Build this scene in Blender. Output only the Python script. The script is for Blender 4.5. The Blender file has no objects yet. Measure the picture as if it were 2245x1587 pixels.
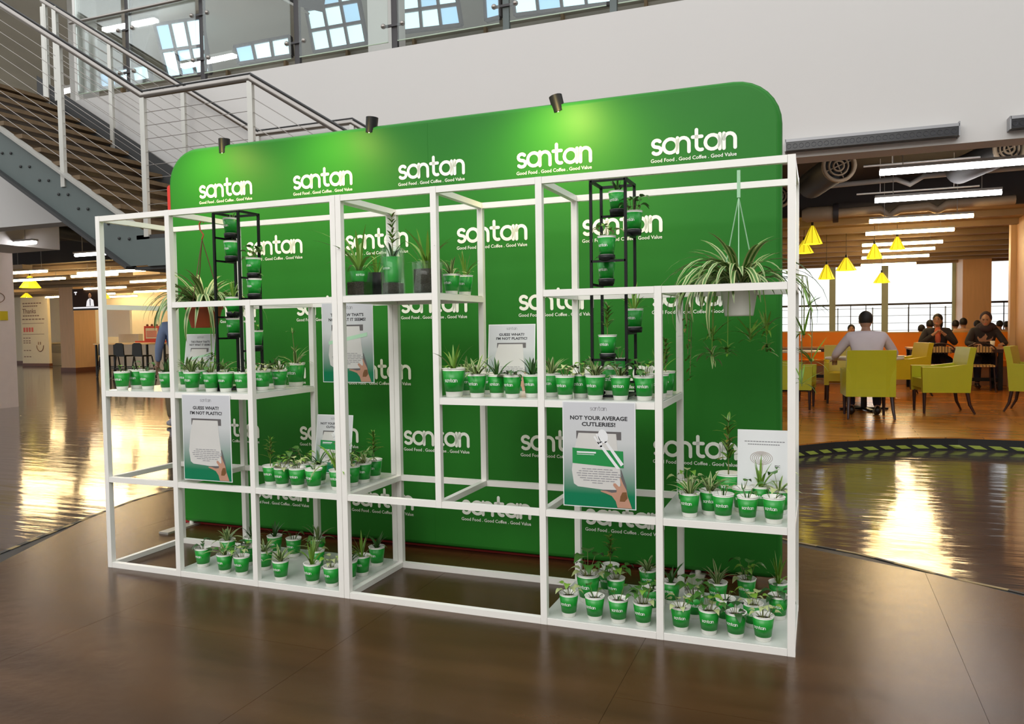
import bpy, math, random
from mathutils import Vector, Matrix
random.seed(7)
C = bpy.context.scene.collection
PI = math.pi
# ------------------------------------------------------------------ camera
W, H = 2245.0, 1587.0
F = 1713.9
CAM = Vector((3.7978, -3.277, 1.3377))
YAW, PITCH, ROLL = 0.3740, -0.0436, -0.0149
_fw = Vector((-math.sin(YAW)*math.cos(PITCH), math.cos(YAW)*math.cos(PITCH), math.sin(PITCH)))
_r0 = Vector((math.cos(YAW), math.sin(YAW), 0)); _u0 = _r0.cross(_fw)
_rt = math.cos(ROLL)*_r0 + math.sin(ROLL)*_u0
_up = -math.sin(ROLL)*_r0 + math.cos(ROLL)*_u0
cam = bpy.data.cameras.new('camera'); cam_ob = bpy.data.objects.new('camera', cam); C.objects.link(cam_ob)
cam.sensor_fit = 'HORIZONTAL'; cam.sensor_width = 36.0; cam.lens = F/W*36.0; cam.clip_start = .05; cam.clip_end = 300
m = Matrix((( _rt.x, _up.x, -_fw.x, CAM.x), (_rt.y, _up.y, -_fw.y, CAM.y), (_rt.z, _up.z, -_fw.z, CAM.z), (0, 0, 0, 1)))
cam_ob.matrix_world = m
bpy.context.scene.camera = cam_ob
# ------------------------------------------------------------------ world, lights, exposure
sc = bpy.context.scene
sc.view_settings.view_transform = 'Standard'; sc.view_settings.look = 'None'
sc.view_settings.gamma = 1.0; sc.view_settings.use_curve_mapping = False
sc.view_settings.exposure = 0.12
wd = bpy.data.worlds.new('world'); sc.world = wd; wd.use_nodes = True
wd.node_tree.nodes['Background'].inputs[0].default_value = (0.96, 0.98, 1.0, 1)
wd.node_tree.nodes['Background'].inputs[1].default_value = 1.5
def lamp(name, kind, loc, target, power, color=(1, 1, 1), size=1.0, size_y=None, spot=60, blend=.6):
    l = bpy.data.lights.new(name, kind); l.energy = power; l.color = color
    if kind == 'AREA':
        l.size = size
        if size_y: l.shape = 'RECTANGLE'; l.size_y = size_y
    if kind == 'SPOT': l.spot_size = math.radians(spot); l.spot_blend = blend; l.shadow_soft_size = size
    o = bpy.data.objects.new(name, l); C.objects.link(o); o.location = loc
    o.rotation_euler = (Vector(target)-Vector(loc)).to_track_quat('-Z', 'Y').to_euler()
    return o
lamp('front_fill', 'AREA', (1.6, -6.6, 6.0), (1.8, 0, .9), 330, (1, .98, .94), 7, 3)  # unseen fill added high on the camera side to brighten the shelf

# pixel -> world helpers: where the sight line of a photo pixel meets a given plane
def ray(x, y): return _fw + _rt*((x-W/2)/F) - _up*((y-H/2)/F)
def onz(x, y, z=0.0):
    d = ray(x, y); return CAM + d*((z-CAM.z)/d.z)
def ony(x, y, Y):
    d = ray(x, y); return CAM + d*((Y-CAM.y)/d.y)
def onx(x, y, X):
    d = ray(x, y); return CAM + d*((X-CAM.x)/d.x)
# ------------------------------------------------------------------ materials
def mat(name, col, rough=.5, metal=0.0, emit=0.0, ecol=None, noise=.06, nscale=8.0, bump=0.0, bscale=40.0, spec=.5, trans=0.0, alpha=1.0, coat=0.0, stretch=None):
    m = bpy.data.materials.new(name); m.use_nodes = True; nt = m.node_tree; b = nt.nodes['Principled BSDF']
    c = (col[0], col[1], col[2], 1)
    b.inputs['Roughness'].default_value = rough; b.inputs['Metallic'].default_value = metal
    b.inputs['Specular IOR Level'].default_value = spec
    b.inputs['Coat Weight'].default_value = coat
    if trans: b.inputs['Transmission Weight'].default_value = trans
    if alpha < 1: b.inputs['Alpha'].default_value = alpha
    if emit:
        b.inputs['Emission Color'].default_value = (*(ecol or col), 1); b.inputs['Emission Strength'].default_value = emit
    tc = nt.nodes.new('ShaderNodeTexCoord'); mp = nt.nodes.new('ShaderNodeMapping')
    nt.links.new(tc.outputs['Object'], mp.inputs[0])
    if stretch: mp.inputs['Scale'].default_value = stretch
    if noise:
        n = nt.nodes.new('ShaderNodeTexNoise'); n.inputs['Scale'].default_value = nscale; n.inputs['Detail'].default_value = 4
        nt.links.new(mp.outputs[0], n.inputs['Vector'])
        mx = nt.nodes.new('ShaderNodeMix'); mx.data_type = 'RGBA'
        mx.inputs[6].default_value = tuple(max(0, v*(1-noise)) for v in c[:3])+(1,)
        mx.inputs[7].default_value = tuple(min(1, v*(1+noise)) for v in c[:3])+(1,)
        nt.links.new(n.outputs['Fac'], mx.inputs[0]); nt.links.new(mx.outputs[2], b.inputs['Base Color'])
    else: b.inputs['Base Color'].default_value = c
    if bump:
        n2 = nt.nodes.new('ShaderNodeTexNoise'); n2.inputs['Scale'].default_value = bscale; n2.inputs['Detail'].default_value = 3
        nt.links.new(mp.outputs[0], n2.inputs['Vector'])
        bp = nt.nodes.new('ShaderNodeBump'); bp.inputs['Strength'].default_value = bump; bp.inputs['Distance'].default_value = .02
        nt.links.new(n2.outputs['Fac'], bp.inputs['Height']); nt.links.new(bp.outputs[0], b.inputs['Normal'])
    return m
M = {}
M['white_metal'] = mat('white_metal', (.90, .88, .83), .35, noise=.03)
M['board'] = mat('board', (.58, .60, .56), .22, noise=.06, nscale=20)
M['green_fabric'] = mat('green_fabric', (.020, .175, .018), .48, noise=.05, nscale=3, bump=.03, bscale=9, spec=.22)
M['red_fabric'] = mat('red_fabric', (.45, .025, .02), .6)
M['logo_white'] = mat('logo_white', (.88, .9, .85), .5, noise=.02)
M['cup_white'] = mat('cup_white', (.85, .85, .78), .45, noise=.03)
M['cup_green'] = mat('cup_green', (.008, .30, .026), .33, noise=.08, nscale=40)
M['soil'] = mat('soil', (.035, .02, .012), .95, noise=.6, nscale=90, bump=.8, bscale=150)
M['leaf_green'] = mat('leaf_green', (.045, .14, .018), .45, noise=.3, nscale=15)
M['leaf_bright'] = mat('leaf_bright', (.15, .30, .03), .42, noise=.3, nscale=15)
M['leaf_dark'] = mat('leaf_dark', (.025, .085, .02), .4, noise=.3, nscale=15)
M['leaf_cream'] = mat('leaf_cream', (.38, .44, .19), .45, noise=.15, nscale=15)
M['leaf_red'] = mat('leaf_red', (.20, .09, .03), .45, noise=.3, nscale=15)
M['stem'] = mat('stem', (.16, .19, .05), .5, noise=.2)
M['black_metal'] = mat('black_metal', (.006, .007, .007), .45, noise=.1, spec=.3)
M['terracotta'] = mat('terracotta', (.42, .07, .02), .55)
M['white_plastic'] = mat('white_plastic', (.78, .76, .72), .35)
M['cord_green'] = mat('cord_green', (.35, .6, .38), .5)
M['cord_brown'] = mat('cord_brown', (.12, .05, .02), .5)
M['paper'] = mat('paper', (.82, .83, .84), .5, noise=.02)
M['paper_grey'] = mat('paper_grey', (.60, .62, .63), .5, noise=.04)
M['ink'] = mat('ink', (.03, .03, .035), .5)
M['ink_grey'] = mat('ink_grey', (.28, .28, .30), .5)
M['ink_green'] = mat('ink_green', (.01, .27, .06), .5)
M['ink_palegreen'] = mat('ink_palegreen', (.45, .72, .5), .5)
M['bag_print'] = mat('bag_print', (.66, .65, .62), .5, noise=.05)
M['skin_print'] = mat('skin_print', (.52, .28, .19), .5, noise=.15)
M['shade_print'] = mat('shade_print', (.13, .12, .12), .5)
M['wall_white'] = mat('wall_white', (.62, .60, .575), .8, noise=.02, nscale=1.2)
M['cream'] = mat('cream', (.86, .76, .56), .7, noise=.04)
M['pink_wall'] = mat('pink_wall', (.88, .78, .75), .5, noise=.05)
M['steel'] = mat('steel', (.36, .33, .30), .28, metal=.9)
M['steel_satin'] = mat('steel_satin', (.60, .59, .54), .4, metal=.6)
M['stair_steel'] = mat('stair_steel', (.10, .125, .12), .45, noise=.06)
M['stair_dark'] = mat('stair_dark', (.035, .036, .036), .6)
M['wood_tread'] = mat('wood_tread', (.135, .085, .04), .5, noise=.4, nscale=3, stretch=(1, 6, 6))
M['wood_panel'] = mat('wood_panel', (.70, .44, .24), .5, noise=.12, nscale=3, stretch=(5, 5, .5))
M['wood_light'] = mat('wood_light', (.72, .50, .26), .45, noise=.12, nscale=3, stretch=(5, 5, .5))
M['ceiling_dark'] = mat('ceiling_dark', (.030, .027, .028), .8)
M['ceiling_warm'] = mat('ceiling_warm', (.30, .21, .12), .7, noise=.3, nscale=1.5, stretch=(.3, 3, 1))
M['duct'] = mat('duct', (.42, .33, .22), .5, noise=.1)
M['duct_grey'] = mat('duct_grey', (.35, .34, .31), .4, noise=.1)
M['concrete'] = mat('concrete', (.42, .39, .33), .8, noise=.2, nscale=.9)
M['tube_white'] = mat('tube_white', (1, 1, 1), .5, emit=26, ecol=(1, .97, 1), noise=0)
M['tube_warm'] = mat('tube_warm', (1, .8, .5), .5, emit=50, ecol=(1, .72, .36), noise=0)
M['shade_yellow'] = mat('shade_yellow', (.85, .72, .03), .5, emit=.8, ecol=(.95, .78, .03), noise=.1)
M['bulb'] = mat('bulb', (1, .95, .8), .5, emit=14, ecol=(1, .93, .7), noise=0)
M['vinyl_lime'] = mat('vinyl_lime', (.50, .50, .015), .38, noise=.05)
M['vinyl_yellow'] = mat('vinyl_yellow', (.62, .50, .015), .38, noise=.05)
M['leg_dark'] = mat('leg_dark', (.035, .012, .010), .35)
M['orange'] = mat('orange', (.85, .27, .005), .5, noise=.04)
M['table_white'] = mat('table_white', (.78, .72, .6), .3)
M['table_wood'] = mat('table_wood', (.45, .26, .14), .4, noise=.1)
M['rattan'] = mat('rattan', (.62, .42, .14), .55)
M['skin'] = mat('skin', (.42, .24, .16), .5, noise=.05)
M['hair'] = mat('hair', (.012, .010, .010), .6, noise=.3, nscale=60)
M['shirt_white'] = mat('shirt_white', (.66, .60, .63), .8, noise=.06)
M['shirt_blue'] = mat('shirt_blue', (.25, .33, .52), .8, noise=.06)
M['shirt_peach'] = mat('shirt_peach', (.60, .35, .20), .8)
M['jacket'] = mat('jacket', (.022, .018, .024), .8, noise=.2)
M['hijab'] = mat('hijab', (.035, .022, .035), .8, noise=.2)
M['scarf'] = mat('scarf', (.55, .13, .07), .8)
M['trouser_navy'] = mat('trouser_navy', (.018, .022, .055), .8)
M['trouser_khaki'] = mat('trouser_khaki', (.20, .15, .08), .8)
M['shoe_black'] = mat('shoe_black', (.01, .01, .01), .35)
M['shoe_grey'] = mat('shoe_grey', (.45, .43, .45), .6)
M['screen_dark'] = mat('screen_dark', (.01, .006, .005), .6, spec=.1, emit=.03, ecol=(.3, .15, .1))
M['screen_light'] = mat('screen_light', (.5, .5, .5), .4, emit=.8, ecol=(.8, .8, .85))
M['red_sign'] = mat('red_sign', (.75, .08, .03), .5)
M['red_ink'] = mat('red_ink', (.75, .12, .07), .5)
M['brown_ink'] = mat('brown_ink', (.30, .17, .10), .5)
M['sign_yellow'] = mat('sign_yellow', (.75, .58, .01), .5)
M['aframe'] = mat('aframe', (.42, .48, .46), .5)
M['frame_dark'] = mat('frame_dark', (.045, .040, .042), .45)
M['window_green'] = mat('window_green', (.45, .55, .42), .5)
M['tape_black'] = mat('tape_black', (.012, .012, .012), .5)
M['tape_yellow'] = mat('tape_yellow', (.33, .40, .06), .5, noise=.2)
M['tape_worn'] = mat('tape_worn', (.22, .16, .07), .5, noise=.3)
M['base_brown'] = mat('base_brown', (.16, .05, .02), .5)
M['led_grey'] = mat('led_grey', (.30, .30, .31), .4, metal=.4)
M['led_dark'] = mat('led_dark', (.01, .01, .013), .3)
M['lens_grey'] = mat('lens_grey', (.10, .10, .12), .2)
M['pane_sky'] = mat('pane_sky', (.4, .7, .9), .2, emit=1.0, ecol=(.74, .96, 1.0), noise=0)
M['pane_blue'] = mat('pane_blue', (.2, .4, .8), .2, emit=.75, ecol=(.50, .78, .95), noise=0)
M['apron_green'] = mat('apron_green', (.10, .26, .08), .8)

def glass(name, tint=(1, 1, 1), refl=.08, k=.6):
    m = bpy.data.materials.new(name); m.use_nodes = True; nt = m.node_tree; nt.nodes.clear()
    o = nt.nodes.new('ShaderNodeOutputMaterial'); t = nt.nodes.new('ShaderNodeBsdfTransparent'); g = nt.nodes.new('ShaderNodeBsdfGlossy')
    t.inputs[0].default_value = (*tint, 1); g.inputs['Roughness'].default_value = .02
    mx = nt.nodes.new('ShaderNodeMixShader'); fr = nt.nodes.new('ShaderNodeLayerWeight'); fr.inputs[0].default_value = .25
    mr = nt.nodes.new('ShaderNodeMath'); mr.operation = 'MULTIPLY_ADD'; mr.inputs[1].default_value = k if refl > 0 else .12; mr.inputs[2].default_value = refl
    nt.links.new(fr.outputs['Fresnel'], mr.inputs[0]); nt.links.new(mr.outputs[0], mx.inputs[0])
    nt.links.new(t.outputs[0], mx.inputs[1]); nt.links.new(g.outputs[0], mx.inputs[2]); nt.links.new(mx.outputs[0], o.inputs[0])
    return m
M['glass'] = glass('glass', (.93, .97, .95), .05)
M['glass_jar'] = glass('glass_jar', (.93, .98, .94), .015, .22)
M['glass_window'] = glass('glass_window', (.98, .99, .99), .0)

def floor_mat(name, c1, c2, rough, plank=None, bump=.1, bstretch=(1, 1, 1), bscale=6, coat=0.0, spec=.5, nstretch=(1, 1, 1)):
    m = bpy.data.materials.new(name); m.use_nodes = True; nt = m.node_tree; b = nt.nodes['Principled BSDF']
    b.inputs['Roughness'].default_value = rough; b.inputs['Coat Weight'].default_value = coat; b.inputs['Coat Roughness'].default_value = .08
    b.inputs['Specular IOR Level'].default_value = spec
    tc = nt.nodes.new('ShaderNodeTexCoord'); mp = nt.nodes.new('ShaderNodeMapping'); mp.inputs['Scale'].default_value = nstretch
    geo = nt.nodes.new('ShaderNodeNewGeometry')
    nt.links.new(geo.outputs['Position'], mp.inputs[0])
    n = nt.nodes.new('ShaderNodeTexNoise'); n.inputs['Scale'].default_value = 1.6; n.inputs['Detail'].default_value = 6
    nt.links.new(mp.outputs[0], n.inputs['Vector'])
    cr = nt.nodes.new('ShaderNodeValToRGB'); cr.color_ramp.elements[0].position = .35; cr.color_ramp.elements[1].position = .65
    cr.color_ramp.elements[0].color = (*c1, 1); cr.color_ramp.elements[1].color = (*c2, 1)
    nt.links.new(n.outputs['Fac'], cr.inputs[0]); out = cr.outputs[0]
    if plank:
        br = nt.nodes.new('ShaderNodeTexBrick'); br.inputs['Scale'].default_value = 1.0
        br.inputs['Brick Width'].default_value = plank[0]; br.inputs['Row Height'].default_value = plank[1]
        br.inputs['Mortar Size'].default_value = .003; br.inputs['Color1'].default_value = (1, 1, 1, 1); br.inputs['Color2'].default_value = (.72, .72, .72, 1)
        br.inputs['Mortar'].default_value = (.4, .4, .4, 1)
        nt.links.new(geo.outputs['Position'], br.inputs['Vector'])
        mx = nt.nodes.new('ShaderNodeMix'); mx.data_type = 'RGBA'; mx.blend_type = 'MULTIPLY'; mx.inputs[0].default_value = 1
        nt.links.new(out, mx.inputs[6]); nt.links.new(br.outputs['Color'], mx.inputs[7]); out = mx.outputs[2]
    nt.links.new(out, b.inputs['Base Color'])
    mp2 = nt.nodes.new('ShaderNodeMapping'); mp2.inputs['Scale'].default_value = bstretch; mp2.inputs['Rotation'].default_value = (0, 0, 0)
    nt.links.new(geo.outputs['Position'], mp2.inputs[0])
    n2 = nt.nodes.new('ShaderNodeTexNoise'); n2.inputs['Scale'].default_value = bscale; n2.inputs['Detail'].default_value = 3
    nt.links.new(mp2.outputs[0], n2.inputs['Vector'])
    bp = nt.nodes.new('ShaderNodeBump'); bp.inputs['Strength'].default_value = bump; bp.inputs['Distance'].default_value = .01
    nt.links.new(n2.outputs['Fac'], bp.inputs['Height']); nt.links.new(bp.outputs[0], b.inputs['Normal'])
    return m
M['floor_epoxy'] = floor_mat('floor_epoxy', (.040, .032, .028), (.075, .06, .05), .10, bump=.5, bstretch=(.5, 3.4, 1), bscale=2.4, spec=.8, coat=.3)
M['floor_stage'] = floor_mat('floor_stage', (.040, .017, .005), (.066, .030, .010), .27, bump=.12, bscale=12, spec=.38, nstretch=(.5, 3, 1))
M['floor_laminate'] = floor_mat('floor_laminate', (.44, .15, .018), (.60, .23, .035), .24, plank=(1.2, .12), bump=.04, bscale=6, spec=.35)

# ------------------------------------------------------------------ mesh helpers
class MB:
    def __init__(s): s.v = []; s.f = []; s.m = []; s.smooth = []
    def add(s, vs, fs, mi=0, sm=False):
        k = len(s.v); s.v += [tuple(v) for v in vs]
        for f in fs: s.f.append(tuple(i+k for i in f)); s.m.append(mi); s.smooth.append(sm)
        return s
    def box(s, a, b, mi=0):
        x0, y0, z0 = a; x1, y1, z1 = b
        vs = [(x0,y0,z0),(x1,y0,z0),(x1,y1,z0),(x0,y1,z0),(x0,y0,z1),(x1,y0,z1),(x1,y1,z1),(x0,y1,z1)]
        return s.add(vs, [(0,3,2,1),(4,5,6,7),(0,1,5,4),(1,2,6,5),(2,3,7,6),(3,0,4,7)], mi)
    def beam(s, p, q, w, h, mi=0, up=(0, 0, 1)):
        p = Vector(p); q = Vector(q); d = (q-p).normalized(); u = Vector(up)
        sd = d.cross(u)
        if sd.length < 1e-4: sd = d.cross(Vector((1, 0, 0)))
        sd.normalize(); u2 = sd.cross(d).normalized()
        vs = []
        for c in (p, q):
            for a, b in ((-1,-1),(1,-1),(1,1),(-1,1)): vs.append(c+sd*(a*w/2)+u2*(b*h/2))
        return s.add(vs, [(0,1,2,3),(7,6,5,4),(0,4,5,1),(1,5,6,2),(2,6,7,3),(3,7,4,0)], mi)
    def tube(s, pts, r, n=8, mi=0, cap=True):
        pts = [Vector(p) for p in pts]; rs = r if isinstance(r, (list, tuple)) else [r]*len(pts)
        vs = []; fs = []; prev = None
        for i, p in enumerate(pts):
            d = (pts[min(i+1, len(pts)-1)]-pts[max(i-1, 0)]).normalized()
            a = prev if prev is not None else (Vector((0, 0, 1)) if abs(d.z) < .9 else Vector((1, 0, 0)))
            a = (a-d*a.dot(d))
            if a.length < 1e-5: a = d.orthogonal()
            a.normalize(); prev = a; b = d.cross(a)
            for k in range(n):
                t = 2*PI*k/n; vs.append(p+(a*math.cos(t)+b*math.sin(t))*rs[i])
        for i in range(len(pts)-1):
            for k in range(n):
                k2 = (k+1) % n; fs.append((i*n+k, i*n+k2, (i+1)*n+k2, (i+1)*n+k))
        s.add(vs, fs, mi, True)
        if cap:
            s.add(vs[:n], [tuple(range(n-1, -1, -1))], mi); s.add(vs[-n:], [tuple(range(n))], mi)
        return s
    def lathe(s, prof, n=20, c=(0, 0, 0), mi=0, sm=True):
        vs = []; fs = []
        for r, z in prof:
            for k in range(n):
                t = 2*PI*k/n; vs.append((c[0]+r*math.cos(t), c[1]+r*math.sin(t), c[2]+z))
        for i in range(len(prof)-1):
            for k in range(n):
                k2 = (k+1) % n; fs.append((i*n+k, i*n+k2, (i+1)*n+k2, (i+1)*n+k))
        return s.add(vs, fs, mi, sm)
    def prism(s, poly, z0, z1, mi=0):
        n = len(poly); vs = [(x, y, z0) for x, y in poly]+[(x, y, z1) for x, y in poly]
        return s.add(vs, [tuple(range(n-1, -1, -1)), tuple(range(n, 2*n))]+[(i, (i+1) % n, n+(i+1) % n, n+i) for i in range(n)], mi)
    def slab(s, poly, y0, y1, mi=0):     # polygon in XZ extruded along Y (y0 front)
        n = len(poly); vs = [(x, y0, z) for x, z in poly]+[(x, y1, z) for x, z in poly]
        return s.add(vs, [tuple(range(n)), tuple(range(2*n-1, n-1, -1))]+[(i, n+i, n+(i+1) % n, (i+1) % n) for i in range(n)], mi)
    def ell(s, c, r, mi=0, n=12, k=8, rot=None):
        vs = []; fs = []
        for i in range(k+1):
            ph = PI*i/k
            for j in range(n):
                th = 2*PI*j/n; v = Vector((r[0]*math.sin(ph)*math.cos(th), r[1]*math.sin(ph)*math.sin(th), r[2]*math.cos(ph)))
                if rot: v = rot @ v
                vs.append(Vector(c)+v)
        for i in range(k):
            for j in range(n):
                j2 = (j+1) % n; fs.append((i*n+j, (i+1)*n+j, (i+1)*n+j2, i*n+j2))
        return s.add(vs, fs, mi, True)
    def mesh(s, name, mats):
        me = bpy.data.meshes.new(name); me.from_pydata(s.v, [], s.f)
        for mm in (mats if isinstance(mats, (list, tuple)) else [mats]): me.materials.append(M[mm] if isinstance(mm, str) else mm)
        me.polygons.foreach_set('material_index', s.m); me.polygons.foreach_set('use_smooth', s.smooth); me.update()
        return me
    def build(s, name, mats, parent=None): return link(name, s.mesh(name, mats), parent)
def link(name, me, parent=None, loc=None, rot=None, scale=None):
    o = bpy.data.objects.new(name, me); C.objects.link(o)
    if parent: o.parent = parent
    if loc is not None: o.location = loc
    if rot is not None: o.rotation_euler = rot
    if scale is not None: o.scale = scale if isinstance(scale, (tuple, list)) else (scale,)*3
    return o
def tag(o, label, cat, group=None):
    o['label'] = label; o['category'] = cat
    if group: o['group'] = group
    return o
def thing(name, label, cat, loc=(0, 0, 0), rz=0, group=None):
    o = link(name, None, None, loc, (0, 0, rz)); o.empty_display_size = .05
    return tag(o, label, cat, group)
def struct(o): o['kind'] = 'structure'; return o
def stuff(o): o['kind'] = 'stuff'; return o
_tx = {}
def text_mesh(s, width, mt, bold=0.0, height=None, center=True):
    key = (s, width, mt, bold, height)
    if key in _tx: return _tx[key]
    cu = bpy.data.curves.new('lettering', 'FONT'); cu.body = s; cu.size = 1; cu.resolution_u = 2; cu.offset = bold
    o = bpy.data.objects.new('lettering', cu); C.objects.link(o)
    me = bpy.data.meshes.new_from_object(o.evaluated_get(bpy.context.evaluated_depsgraph_get()))
    bpy.data.objects.remove(o)
    xs = [v.co.x for v in me.vertices]; ys = [v.co.y for v in me.vertices]
    k = width/(max(xs)-min(xs)); cx = (max(xs)+min(xs))/2
    ky = height/(max(ys)-min(ys)) if height else k
    for v in me.vertices: v.co = Vector(((v.co.x-cx)*k, 0, v.co.y*ky))
    me.materials.clear(); me.materials.append(M[mt]); me.name = 'lettering'
    _tx[key] = me
    return me
# ------------------------------------------------------------------ the word mark, drawn from strokes
def arc(cx, cy, r, a0, a1, n=10, ry=None):
    ry = ry or r
    return [(cx+r*math.cos(math.radians(a0+(a1-a0)*i/n)), cy+ry*math.sin(math.radians(a0+(a1-a0)*i/n))) for i in range(n+1)]
def word_strokes():
    st = []
    st.append(arc(.36, .70, .23, 35, 265, 9, .20)[:-1]+[(.36, .50)]+arc(.36, .30, .25, 85, -145, 9, .20)[1:])
    st.append(arc(1.16, .5, .40, 0, 360, 18))
    st.append([(1.57, .08), (1.57, .92)])
    st.append([(1.57, .60)]+arc(1.90, .57, .33, 165, 0, 8)+[(2.23, .3), (2.23, .08)])
    st.append([(2.66, 1.28), (2.66, .8), (2.66, .38)]+arc(2.90, .36, .24, 180, 290, 6))
    st.append([(2.44, .88), (2.96, .88)])
    st.append(arc(3.56, .5, .40, 0, 360, 18))
    st.append([(3.97, .08), (3.97, .92)])
    st.append([(4.20, .08), (4.20, .92)])
    st.append([(4.20, .60)]+arc(4.51, .59, .31, 165, 0, 8)+[(4.82, .3), (4.82, .08)])
    return st
def word_mb(width, fn, w=.205, seg=None):
    k = width/4.9; mb = MB()
    for L in word_strokes():
        closed = (Vector(L[0])-Vector(L[-1])).length < .01
        pts = [Vector(p) for p in L]
        n = len(pts); vs = []
        for i, p in enumerate(pts):
            a = pts[i-1] if i > 0 else (pts[-2] if closed else p); b = pts[i+1] if i < n-1 else (pts[1] if closed else p)
            d = (b-a).normalized(); nn = Vector((-d.y, d.x)); vs += [p+nn*w/2, p-nn*w/2]
        fs = [(2*i, 2*i+1, 2*i+3, 2*i+2) for i in range(n-1)]
        mb.add([fn(((v.x-2.45)*k), v.y*k) for v in vs], fs)
        if not closed:
            for e, d in ((pts[0], (pts[0]-pts[1]).normalized()), (pts[-1], (pts[-1]-pts[-2]).normalized())):
                a0 = math.degrees(math.atan2(d.y, d.x)); q = arc(e.x, e.y, w/2, a0+90, a0-90, 5)
                mb.add([fn((x-2.45)*k, y*k) for x, y in q], [tuple(range(6))])
    return mb
# ================================================================== LARGE STRUCTURE
YB = 4.35; ZB0, ZB1 = 2.842, 4.41          # face and edges of the white upper wall
ZP = .12                                    # platform height
struct(MB().box((-48, -9.5, -.12), (16, 24.5, -.01)).build('floor', 'floor_epoxy'))
stage = [(-1.36,2.0),(-1.352,1.849),(-1.312,1.381),(-1.142,.781),(-.994,.315),(-.894,-.003),(-.6,-.7),(-.2,-1.4),(.3,-2.3),(.9,-3.6),(1.8,-5),(3.2,-6.2),(5,-6),(6.4,-4.4),(6.7,-2.4),(6.3,-.9),(5.7,.25),(4.739,1.157),(4.473,1.287),(4.035,1.614),(3.698,1.755),(2.9,2.25),(1.6,2.8),(.2,2.95),(-.8,2.6)]
def clip(poly, cl):
    out = poly
    for i in range(len(cl)):
        a = cl[i]; b = cl[(i+1) % len(cl)]; inp = out; out = []
        def side(p): return (b[0]-a[0])*(p[1]-a[1])-(b[1]-a[1])*(p[0]-a[0])
        for j in range(len(inp)):
            p = inp[j]; q = inp[(j+1) % len(inp)]; sp, sq = side(p), side(q)
            if sp >= 0: out.append(p)
            if sp*sq < 0: t = sp/(sp-sq); out.append((p[0]+(q[0]-p[0])*t, p[1]+(q[1]-p[1])*t))
        if len(out) < 3: return []
    return out
area = sum(stage[i][0]*stage[(i+1) % len(stage)][1]-stage[(i+1) % len(stage)][0]*stage[i][1] for i in range(len(stage)))
ccw = stage if area > 0 else stage[::-1]
fs = struct(MB().prism(ccw, -.0095, -.003).build('floor', 'tape_black'))
g = .0007
for i in range(-3, 6):
    for j in range(-4, 3):
        x0 = .67+1.22*i; y0 = -.57+2.44*j+(1.22 if i % 2 else 0)
        p = clip([(x0+g, y0+g), (x0+1.22-g, y0+g), (x0+1.22-g, y0+2.44-g), (x0+g, y0+2.44-g)], ccw)
        if p: MB().prism(p, -.004, 0).build('floor_panel', 'floor_stage', fs)
def strip(pts, w, n, name, mats, parent, z0=-.002, z1=.0015):
    L = [0]
    for a, b in zip(pts, pts[1:]): L.append(L[-1]+math.dist(a, b))
    def at(s):
        for k in range(len(pts)-1):
            if s <= L[k+1] or k == len(pts)-2:
                t = (s-L[k])/(L[k+1]-L[k]); a, b = pts[k], pts[k+1]
                d = ((b[0]-a[0])/(L[k+1]-L[k]), (b[1]-a[1])/(L[k+1]-L[k]))
                return (a[0]+(b[0]-a[0])*t, a[1]+(b[1]-a[1])*t), (-d[1], d[0])
    for k in range(n):
        (p, np_), (q, nq) = at(L[-1]*k/n+.0005), at(L[-1]*(k+1)/n-.0005)
        MB().prism([(p[0]-np_[0]*w/2, p[1]-np_[1]*w/2), (q[0]-nq[0]*w/2, q[1]-nq[1]*w/2), (q[0]+nq[0]*w/2, q[1]+nq[1]*w/2), (p[0]+np_[0]*w/2, p[1]+np_[1]*w/2)], z0, z1).build(name, mats[k % len(mats)], parent)
strip(stage[0:8], .034, 40, 'tape_mark', ['tape_black', 'tape_worn'], fs)
strip(stage[16:22], .024, 30, 'tape_mark', ['tape_worn', 'tape_worn', 'tape_black'], fs)
# the cafe platform with its hazard strip
plat = [(3.0,4.45),(3.30,4.78),(3.63,5.084),(3.956,5.417),(4.268,5.631),(4.72,5.888),(5.161,6.014),(5.75,5.995),(6.6,5.8),(14,5.6),(14,23.6),(2.2,23.6),(2.2,3.9)]
pf = struct(MB().prism(plat, -.01, ZP-.012).build('floor', 'tape_black'))
ctr = (6.0, 12.0)
MB().prism([(x+.02*(ctr[0]-x)*.15, y+.02) for x, y in plat], ZP-.012, ZP).build('floor_laminate', 'floor_laminate', pf)
edge = plat[:9]; L = [0]
for a, b in zip(edge, edge[1:]): L.append(L[-1]+math.dist(a, b))
def edge_at(s):
    for k in range(len(edge)-1):
        if s <= L[k+1]: break
    t = (s-L[k])/(L[k+1]-L[k]); a, b = edge[k], edge[k+1]; d = Vector((b[0]-a[0], b[1]-a[1])).normalized()
    return Vector((a[0]+(b[0]-a[0])*t+d.y*.003, a[1]+(b[1]-a[1])*t-d.x*.003, 0))
s = .1
while s < L[-1]-.2:
    a, b = edge_at(s), edge_at(s+.11); a2, b2 = edge_at(max(s-.07, 0)), edge_at(s+.04)
    MB().add([a+Vector((0,0,.006)), b+Vector((0,0,.006)), b2+Vector((0,0,.042)), a2+Vector((0,0,.042))]+[v+Vector((.002,-.003,0)) for v in (a+Vector((0,0,.006)), b+Vector((0,0,.006)), b2+Vector((0,0,.042)), a2+Vector((0,0,.042)))],
        [(0,1,2,3),(7,6,5,4),(0,4,5,1),(1,5,6,2),(2,6,7,3),(3,7,4,0)]).build('hazard_stripe', 'tape_yellow', pf)
    s += .185
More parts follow.
